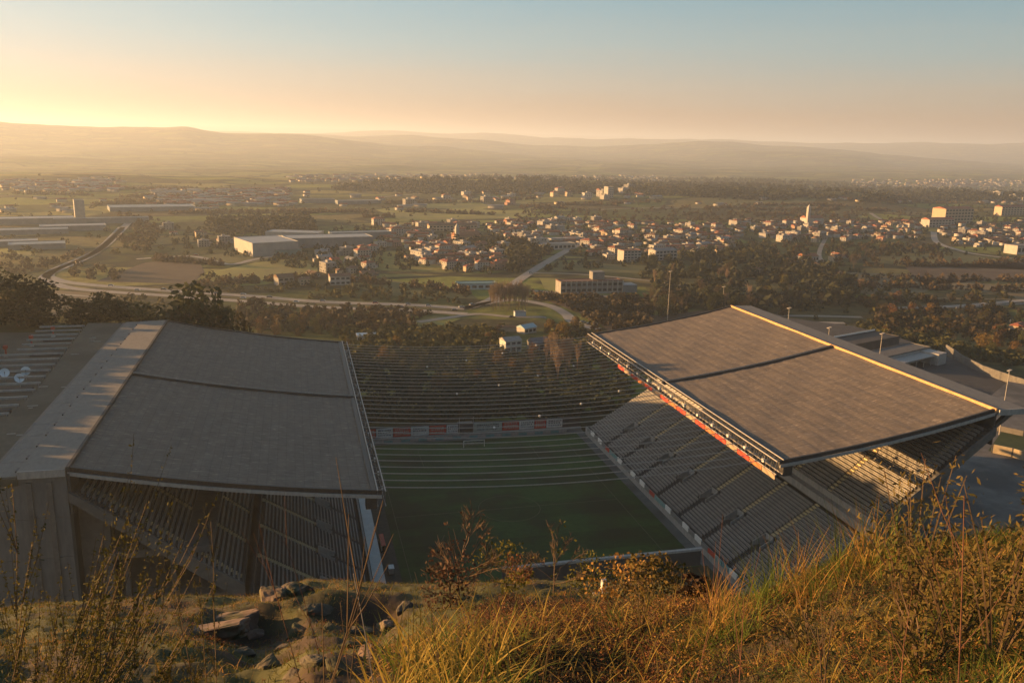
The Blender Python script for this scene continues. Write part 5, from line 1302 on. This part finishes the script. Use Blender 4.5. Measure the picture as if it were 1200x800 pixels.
# long golden blades left of centre
blades('long_grass', patch(420, (445, 600), (5.2, 8.0), 3, 9, .09), (.35, .95), .019, G['gold'], 3, .33, .45, 5)
blades('long_grass', patch(420, (430, 620), (4.8, 8.5), 4, 9, .10), (.25, .7), .016, G['green'], 4, .35, .5, 5)
blades('long_grass', patch(1500, (440, 660), (5.2, 9.5), 5, 8, .11), (.12, .4), .015, G['dry'], 5, .7, 1.0, 4)
# thick mixed grass on the right slope
blades('slope_grass', patch(22000, (800, 1290), (2.8, 9.3), 6, 12, .06, inb), (.06, .17), .008, G['dark'], 6, .55, .9, 4)  # short blades coloured dark, standing for shade beneath the sunlit tips
blades('slope_grass', patch(9000, (800, 1290), (2.8, 9.3), 66, 14, .06, lambda *a: inb(*a) & noisy(.7, -.05)(*a)), (.08, .25), .008, G['dry'], 66, .5, .8, 4)
blades('slope_grass', patch(17000, (800, 1290), (2.8, 9.3), 7, 14, .06, lambda *a: inb(*a) & noisy(.9, -.1)(*a)), (.08, .26), .008, G['green'], 7, .5, .7, 4)
blades('slope_grass', patch(9000, (800, 1290), (2.8, 9.3), 8, 9, .07, lambda *a: inb(*a) & noisy(.8, .0)(*a)), (.08, .27), .009, G['gold'], 8, .5, .8, 4)
blades('slope_grass', patch(12000, (600, 1290), (4.0, 12), 9, 8, .08, inb), (.08, .25), .011, G['umber'], 9, .8, 1.2, 3)
# tall stalks against the stand on the crest at the right
for k, (px, n) in enumerate([(905, 70), (935, 70), (880, 60), (1012, 90), (1040, 90), (850, 50), (975, 60)]):
    blades('tall_stalks', patch(n, (px-16, px+16), (7.4, 9.3), 20+k, 10, .06), (.35, .8), .007, G['dry' if k % 2 else 'green'], 30+k, .22, .3, 5)
# dry bracken: curled fronds, low, red brown
def fronds(name, pts, s, m, seed, leaf=.017, asp=.45):
    r = np.random.default_rng(seed); n = len(pts); Vs = []; 
    K = 9; a = r.uniform(0, 6.283, n); l = r.uniform(*s, n); b = r.uniform(.2, 1.2, n)
    C = []
    for k in range(K):
        t = (k+1)/K; ang = b+t*r.uniform(.8, 1.6, n)
        C.append(np.stack([pts[:, 0]+np.cos(a)*l*t*np.sin(ang), pts[:, 1]+np.sin(a)*l*t*np.sin(ang), pts[:, 2]+l*t*np.cos(ang)*.8+.04], 1)+r.normal(0, .015, (n, 3)))
    V, T = leaf_quads(np.concatenate(C), leaf, r, asp)
    return stuff(link(name, np_mesh(name, V, T, m)))
fronds('dry_bracken', patch(8000, (560, 850), (5.5, 14), 40, 6, .12, inb), (.10, .34), G['umber'], 40)
fronds('dry_bracken', patch(4200, (560, 850), (5.5, 14), 45, 9, .10, lambda *a: inb(*a) & noisy(.9, .0)(*a)), (.2, .55), G['bracken'], 45, .02)
blades('long_grass', patch(700, (600, 860), (6, 12), 46, 8, .08, inb), (.2, .6), .013, G['gold'], 46, .4, .6, 4)
blades('long_grass', patch(1500, (560, 860), (6, 14), 47, 10, .10, lambda *a: inb(*a) & noisy(.7, .05)(*a)), (.12, .4), .012, G['green'], 47, .5, .7, 4)
fronds('dry_bracken', patch(1500, (600, 860), (5.5, 12), 41, 6, .12, inb), (.12, .42), G['dry'], 41)
fronds('dry_bracken', patch(5000, (860, 1290), (3.2, 9), 42, 6, .1, lambda *a: inb(*a) & noisy(.8, .0)(*a)), (.05, .18), G['bracken'], 42, .010)
fronds('low_leaves', patch(1100, (820, 1290), (2.8, 9), 43, 6, .1, lambda *a: inb(*a) & noisy(1.1, .05)(*a)), (.05, .15), G['bramble'], 43, .010, .5)
fronds('low_leaves', patch(2600, (-60, 560), (8, 25), 44, 5, .2, lambda *a: inb(*a) & noisy(.5, .12)(*a)), (.1, .3), G['bracken'], 44)

# ---- countable plants
def broom(loc, label, h, n, seed, lean=(0, 0), leaf=.0095, density=120):
    """upright broom shrub: wiry stems set with tiny leaves"""
    r = random.Random(seed); rn = np.random.default_rng(seed)
    t = thing('broom_shrub', label, 'shrub', tuple(loc), 0, 'broom shrubs on the near slope'); C = []
    for k in range(n):
        st = MB(); q = r.uniform(0, 6.28); L = h*r.uniform(.55, 1.0); sp = r.uniform(.03, .2)
        d = Vector((math.cos(q)*sp+lean[0], math.sin(q)*sp+lean[1], 1)); p = Vector((math.cos(q)*.12*r.random(), math.sin(q)*.12*r.random(), -.1)); pts = [p]
        for i in range(6):
            d = (d+Vector((r.uniform(-.06, .06), r.uniform(-.06, .06), .02))).normalized(); p = p+d*L/6; pts.append(p)
        st.tube(pts, .005, .0016, 4)
        br = [pts]
        for i in range(2, 6):
            for _ in range(2):
                a = pts[i]; e = (d+Vector((r.uniform(-.35, .35), r.uniform(-.35, .35), .15))).normalized(); m_ = L*r.uniform(.12, .3)
                bp = [a, a+e*m_*.5, a+e*m_+Vector((0, 0, m_*.15))]; st.tube(bp, .0024, .0011, 3); br.append(bp)
        st.build('stem', G['stem'], t)
        for b in br:
            m = density if b is pts else density//3
            for _ in range(m):
                u = r.uniform(.25 if b is pts else 0, 1)*(len(b)-1.001); i = int(u); C.append(np.array(b[i].lerp(b[i+1], u-i))+rn.normal(0, .007, 3))
    V, T = leaf_quads(np.array(C), leaf, rn, .6); stuff(link('leaves', np_mesh('leaves', V, T, G['broom']), t))
    return t
right = Vector((Rv[0], Rv[1], 0))
def lean(px, py=0): return (right.x*px, right.y*px)
broom(polar(-95, 4.0), 'tall leaning broom shrub in the lower left corner', 2.1, 15, 1, lean(.62))
broom(polar(-40, 4.6), 'second broom shrub from the left, its tips crossing the concrete wall', 2.3, 13, 2, lean(.4))
broom(polar(-110, 3.6), 'broom shrub cut off by the left picture edge', 1.9, 13, 3, lean(.6))
broom(polar(-30, 5.6), 'broom shrub leaning right before the dark stand opening', 1.95, 9, 4, lean(.6))
broom(polar(232, 6.2), 'slender single-stemmed broom standing alone on the mossy slope', 1.9, 3, 5, lean(.04), density=60)
broom(polar(180, 7.0), 'sparse low broom shrub left of the slab rock', 1.3, 9, 6, lean(.1))
broom(polar(60, 4.6), 'bushy low broom in front of the leaning shrubs', .6, 8, 8, lean(.25))
def twig(p0, p1, bend, r0, r1, label, m, side=3, seed=0, cat='dry stem', name='dry_stem'):
    r = random.Random(seed); a, b = Vector(p0), Vector(p1); pts = [a.lerp(b, i/8)+Vector((0, 0, math.sin(math.pi*i/8)))*bend for i in range(9)]
    t = tag(MB().tube(pts, r0, r1, 6).build(name, m), label, cat)
    for k in range(side):
        i = r.randint(2, 7); s_ = pts[i]; e = (b-a).normalized()+Vector((r.uniform(-.5, .5), r.uniform(-.5, .5), r.uniform(0, .5)))
        MB().tube([s_, s_+e*.12*(b-a).length, s_+e*.26*(b-a).length+Vector((0, 0, .05))], r0*.5, r1*.6, 4).build('side_twig', m, t)
    return t
def scr(px, py, r):  # a point at horizontal range r that shows at that pixel
    d = ray(px, py); return CAM+d*(r/math.hypot(d[0], d[1]))
twig(polar(330, 5.2), scr(449, 586, 4.9), -.12, .010, .003, 'long bare leaning twig rising before the left stand', G['stem'], 7, 3)
twig(polar(392, 5.4), scr(428, 628, 5.2), -.05, .006, .002, 'short bare twig just left of the long leaning twig', G['stem'], 2, 4)
twig(polar(445, 5.6), scr(414, 672, 5.3), .10, .006, .003, 'pale grass stem arching down beside the mossy knoll', mat('pale_straw', (.5, .45, .38), (.6, .54, .46)), 0, 5)
for k, (a, b, r_, lab, m) in enumerate([((545, 5.4), (590, 705), 5.6, 'reddish stalk tilted right above the golden grass', 'redstem'), ((530, 5.2), (500, 672), 5.4, 'thin stalk tilted left above the golden grass', 'stem'),
                                        ((1165, 3.6), (1130, 580), 3.5, 'orange stalk rising at the right beside the leafy shrub', 'redstem'), 
                                        ((890, 4.0), (872, 700), 4.2, 'forked reddish stalk in the grass right of centre', 'redstem'), 
                                        ((1010, 3.2), (958, 735), 3.2, 'bent pale stick lying in the lower right grass', 'stem'), ((990, 3.2), (976, 720), 3.4, 'upright pale stick in the lower right grass', 'stem'),
                                        ((1090, 3.4), (1060, 745), 3.4, 'curved orange twig low at the right', 'redstem'), ((640, 6.5), (655, 690), 6.2, 'pale stick tilted right in the bracken', 'stem'), 
                                        ((820, 5), (845, 672), 5.2, 'dry stalk standing at the sandy crest', 'redstem'), ((355, 6.5), (310, 650), 6.5, 'dark thin stalk before the broken rocks', 'redstem'), ((370, 8.5), (330, 620), 8, 'tall dark stalk crossing the left stand', 'redstem')]):
    twig(polar(*a), scr(b[0], b[1], r_), .04, .0042, .0016, lab, G[m], 4, 60+k)
def small_tree(px, r, h, w, label, seed, leafc, n, group='small bare trees on the brow'):
    p = polar(px, r); t = thing('sapling', label, 'small tree', tuple(p), seed, group)
    link('trunk', trunk_mesh('trunk', seed, h, .03, 3, .2, .2), t)
    link('crown', bare_crown('crown', seed, h, w*2.2, 7, G['stem'], 240, .005), t)
    if n: stuff(link('dead_leaves', crown_mesh('dead_leaves', G[leafc], seed, h, w, .1, 10, n, .035), t))
small_tree(542, 16, 2.3, 1.5, 'tallest bare sapling standing before the dark pitch', 201, 'umber', 90)
small_tree(528, 15, 1.2, 1.3, 'dense low bush at the foot of the tallest sapling', 202, 'umber', 600)
small_tree(595, 19, 1.3, 1.6, 'low olive bush right of the tallest sapling', 203, 'moss', 500)
small_tree(652, 18, 1.8, 1.2, 'second bare sapling before the dark pitch', 204, 'moss', 60)
small_tree(735, 15, 1.1, 1.3, 'orange brown bush below the pale quarry parapet', 205, 'dry', 700)
small_tree(772, 14, 1.1, 1.2, 'low dark bush right of the orange brown bush', 206, 'bramble', 900)
small_tree(825, 10.5, .4, .5, 'small reddish bush at the corner of the right stand', 207, 'umber', 400)
small_tree(610, 21, .9, 1.0, 'tiny bush between the two saplings', 208, 'bracken', 500)
small_tree(700, 19, .9, 1.6, 'low bush beside the white marker post', 209, 'moss', 700)
def leafy(px, r, h, w, label, seed, n=1500):
    p = polar(px, r); n = int(n*.55); rr_ = random.Random(seed); rn = np.random.default_rng(seed); t = thing('leafy_shrub', label, 'shrub', tuple(p), 0, 'leafy shrubs on the right crest'); C = []
    for k in range(13):
        q = rr_.uniform(0, 6.28); L = h*rr_.uniform(.6, 1.05); e = Vector((math.cos(q)*w*rr_.uniform(.2, .8), math.sin(q)*w*rr_.uniform(.2, .8), L)); pts = [Vector((0, 0, -.05)), e*.5+Vector((0, 0, .1*h)), e]
        MB().tube(pts, .008, .003, 4).build('branch', G['stem'], t)
        for _ in range(n//13):
            u = rr_.uniform(.25, 1); C.append(np.array(pts[0].lerp(pts[1], u*2) if u < .5 else pts[1].lerp(pts[2], u*2-1))+rn.normal(0, .05, 3))
    V, T = leaf_quads(np.array(C), .024, rn, .4); stuff(link('leaves', np_mesh('leaves', V, T, G['bramble']), t))
leafy(1085, 5.6, 1.2, .55, 'leafy shrub tallest on the right crest', 301)
leafy(1140, 5.4, .85, .6, 'leafy shrub right of the tallest one', 302)
leafy(1195, 5.0, 1.05, .55, 'leafy shrub at the right picture edge', 303)
leafy(1110, 4.9, .4, .5, 'low dark leafy shrub in front of the tallest one', 304, 900)
leafy(760, 9, .5, .5, 'yellow green weed clump among the bracken', 305, 500)
leafy(965, 6.0, .3, .6, 'low bramble mat at the middle of the right slope', 306, 900)
# rocks
STONE = mat('granite', (.07, .06, .045), (.14, .12, .09), scale=2.5, detail=9, c3=(.05, .055, .025), s3=1.6, bump=.05, bscale=9, coord='World')
STONEP = mat('pink_granite', (.16, .11, .08), (.26, .185, .14), scale=2.5, detail=9, c3=(.09, .085, .045), s3=1.5, bump=.05, bscale=9, coord='World')
def rock(px, py, size, label, seed, m=None, rz=0, tilt=0, p=None):
    p = hill_at(px, py) if p is None else p
    if p is None: return
    dist = float(np.linalg.norm(p-CAM)); size = tuple(v*dist/27. for v in size)
    r = random.Random(seed); import bmesh
    bm = bmesh.new(); bmesh.ops.create_cube(bm, size=1)
    for k in range(7):
        n = Vector((r.uniform(-1, 1), r.uniform(-1, 1), r.uniform(-1, 1))).normalized(); c = n*r.uniform(.36, .52)
        g = bmesh.ops.bisect_plane(bm, geom=bm.verts[:]+bm.edges[:]+bm.faces[:], plane_co=c, plane_no=n, clear_outer=True)
        ed = [e for e in g['geom_cut'] if isinstance(e, bmesh.types.BMEdge)]
        if ed: bmesh.ops.contextual_create(bm, geom=ed)
    bmesh.ops.triangulate(bm, faces=bm.faces[:]); bmesh.ops.subdivide_edges(bm, edges=bm.edges[:], cuts=2, use_grid_fill=True)
    bmesh.ops.smooth_vert(bm, verts=bm.verts[:], factor=.5, use_axis_x=True, use_axis_y=True, use_axis_z=True)
    bmesh.ops.triangulate(bm, faces=bm.faces[:]); bmesh.ops.subdivide_edges(bm, edges=bm.edges[:], cuts=1)
    from mathutils import noise
    for v in bm.verts:
        q = v.co*4+Vector((seed, 0, 0)); v.co += v.co.normalized()*(noise.noise(q)*.05+noise.noise(q*3)*.03-abs(noise.noise(v.co*Vector((3, 3, 14))))*.04)
    me = bpy.data.meshes.new('rock'); bm.to_mesh(me); bm.free(); me.materials.append(m or STONE)
    o = tag(link('rock', me, None, tuple(p+np.array([0, 0, -size[2]*.14])), rz, size), label, 'rock', 'rocks of the broken step'); o.rotation_euler = (tilt, tilt*.5, rz)
rock(235, 742, (2.6, 1.2, .5), 'long slanted pink slab rock catching the sun', 1, STONEP, -.25, -.35)
rock(275, 728, (1.3, 1.0, .7), 'pink rock shoulder at the right end of the long slab', 2, STONEP, .3, -.2)
rock(326, 702, (1.0, .8, .8), 'squared block with an orange lit left face', 3, STONEP, .1)
rock(346, 694, (1.2, .9, .8), 'dark cube-shaped rock beside the squared orange block', 4, STONE, .1)
rock(372, 714, (1.0, .6, .5), 'grey rock below the mossy knoll', 5, STONE, .6)
rs = random.Random(4)
for k, w_ in enumerate(['wedge of grey rock', 'flat shelf of rock', 'upright broken rock', 'leaning grey rock', 'jagged small rock', 'low split rock', 'pale flaked rock', 'dark angular rock', 'rounded grey stone', 'narrow rock fin', 'square stone', 'cracked rock ledge', 'tilted rock plate', 'small pale stone']):
    px, py = [(300, 745), (330, 760), (352, 742), (385, 738), (402, 758), (366, 776), (312, 782), (345, 790), (420, 742), (428, 768), (285, 765), (395, 785), (455, 735), (475, 712)][k]
    s_ = rs.uniform(.25, .6)
    rock(px, py, (s_*1.5, s_, s_*.8), f'{w_} in the broken step, {["far left", "left", "centre left", "centre", "right of centre", "lower centre", "lower left", "lowest", "right", "lower right", "leftmost low", "bottom right", "right above the grass", "right end near the knoll"][k]}', 10+k, STONE if k % 3 else STONEP, rs.uniform(0, 3), rs.uniform(-.3, .3))
# mossy knoll
kn = hill_at(400, 690)
# white marker post
p = polar(712, 18.5)
if p is not None:
    t = thing('marker_post', 'short white marker post standing on the brow below the pitch', 'marker post', tuple(p))
    MB().tube([(0, 0, -.2), (0, 0, .42)], .075, .07, 10).build('post', WHITEP, t); MB().tube([(0, 0, .42), (0, 0, .46)], .075, .06, 10).build('cap', STEEL, t); MB().slab([(-.2, -.2), (.2, -.2), (.2, .2), (-.2, .2)], -.3, .03).build('footing', CONCL, t)

# ------------------------------------------------------------------ labels: tell repeats apart by their order across the photograph
def photo_x(o):
    d = np.array(o.location)-CAM; z = d@Fv
    return 600+FPX*(d@R2)/z if z > 0 else 1e6
by = {}
for o in list(COL.objects):
    if o.parent is None and 'label' in o: by.setdefault(o['label'].strip(), []).append(o)
for lab, os_ in by.items():
    if len(os_) > 1:
        os_.sort(key=photo_x); n = len(os_)
        for i, o in enumerate(os_):
            o['label'] = lab+(', leftmost' if i == 0 else ', rightmost' if i == n-1 else f', {ORD[i]} from left' if i < 34 else '')

# ------------------------------------------------------------------ haze
hz = MB().box(-26500, -26500, -180, 26500, 26500, 322)
hm = bpy.data.materials.new('haze_air'); hm.use_nodes = True
n_ = hm.node_tree.nodes; n_.clear()
pv = n_.new('ShaderNodeVolumePrincipled'); pv.inputs['Color'].default_value = (.72, .84, 1.0, 1)
pv.inputs['Density'].default_value = 1/9000; pv.inputs['Anisotropy'].default_value = .35
ou = n_.new('ShaderNodeOutputMaterial'); hm.node_tree.links.new(pv.outputs[0], ou.inputs['Volume'])
stuff(hz.build('haze', hm))
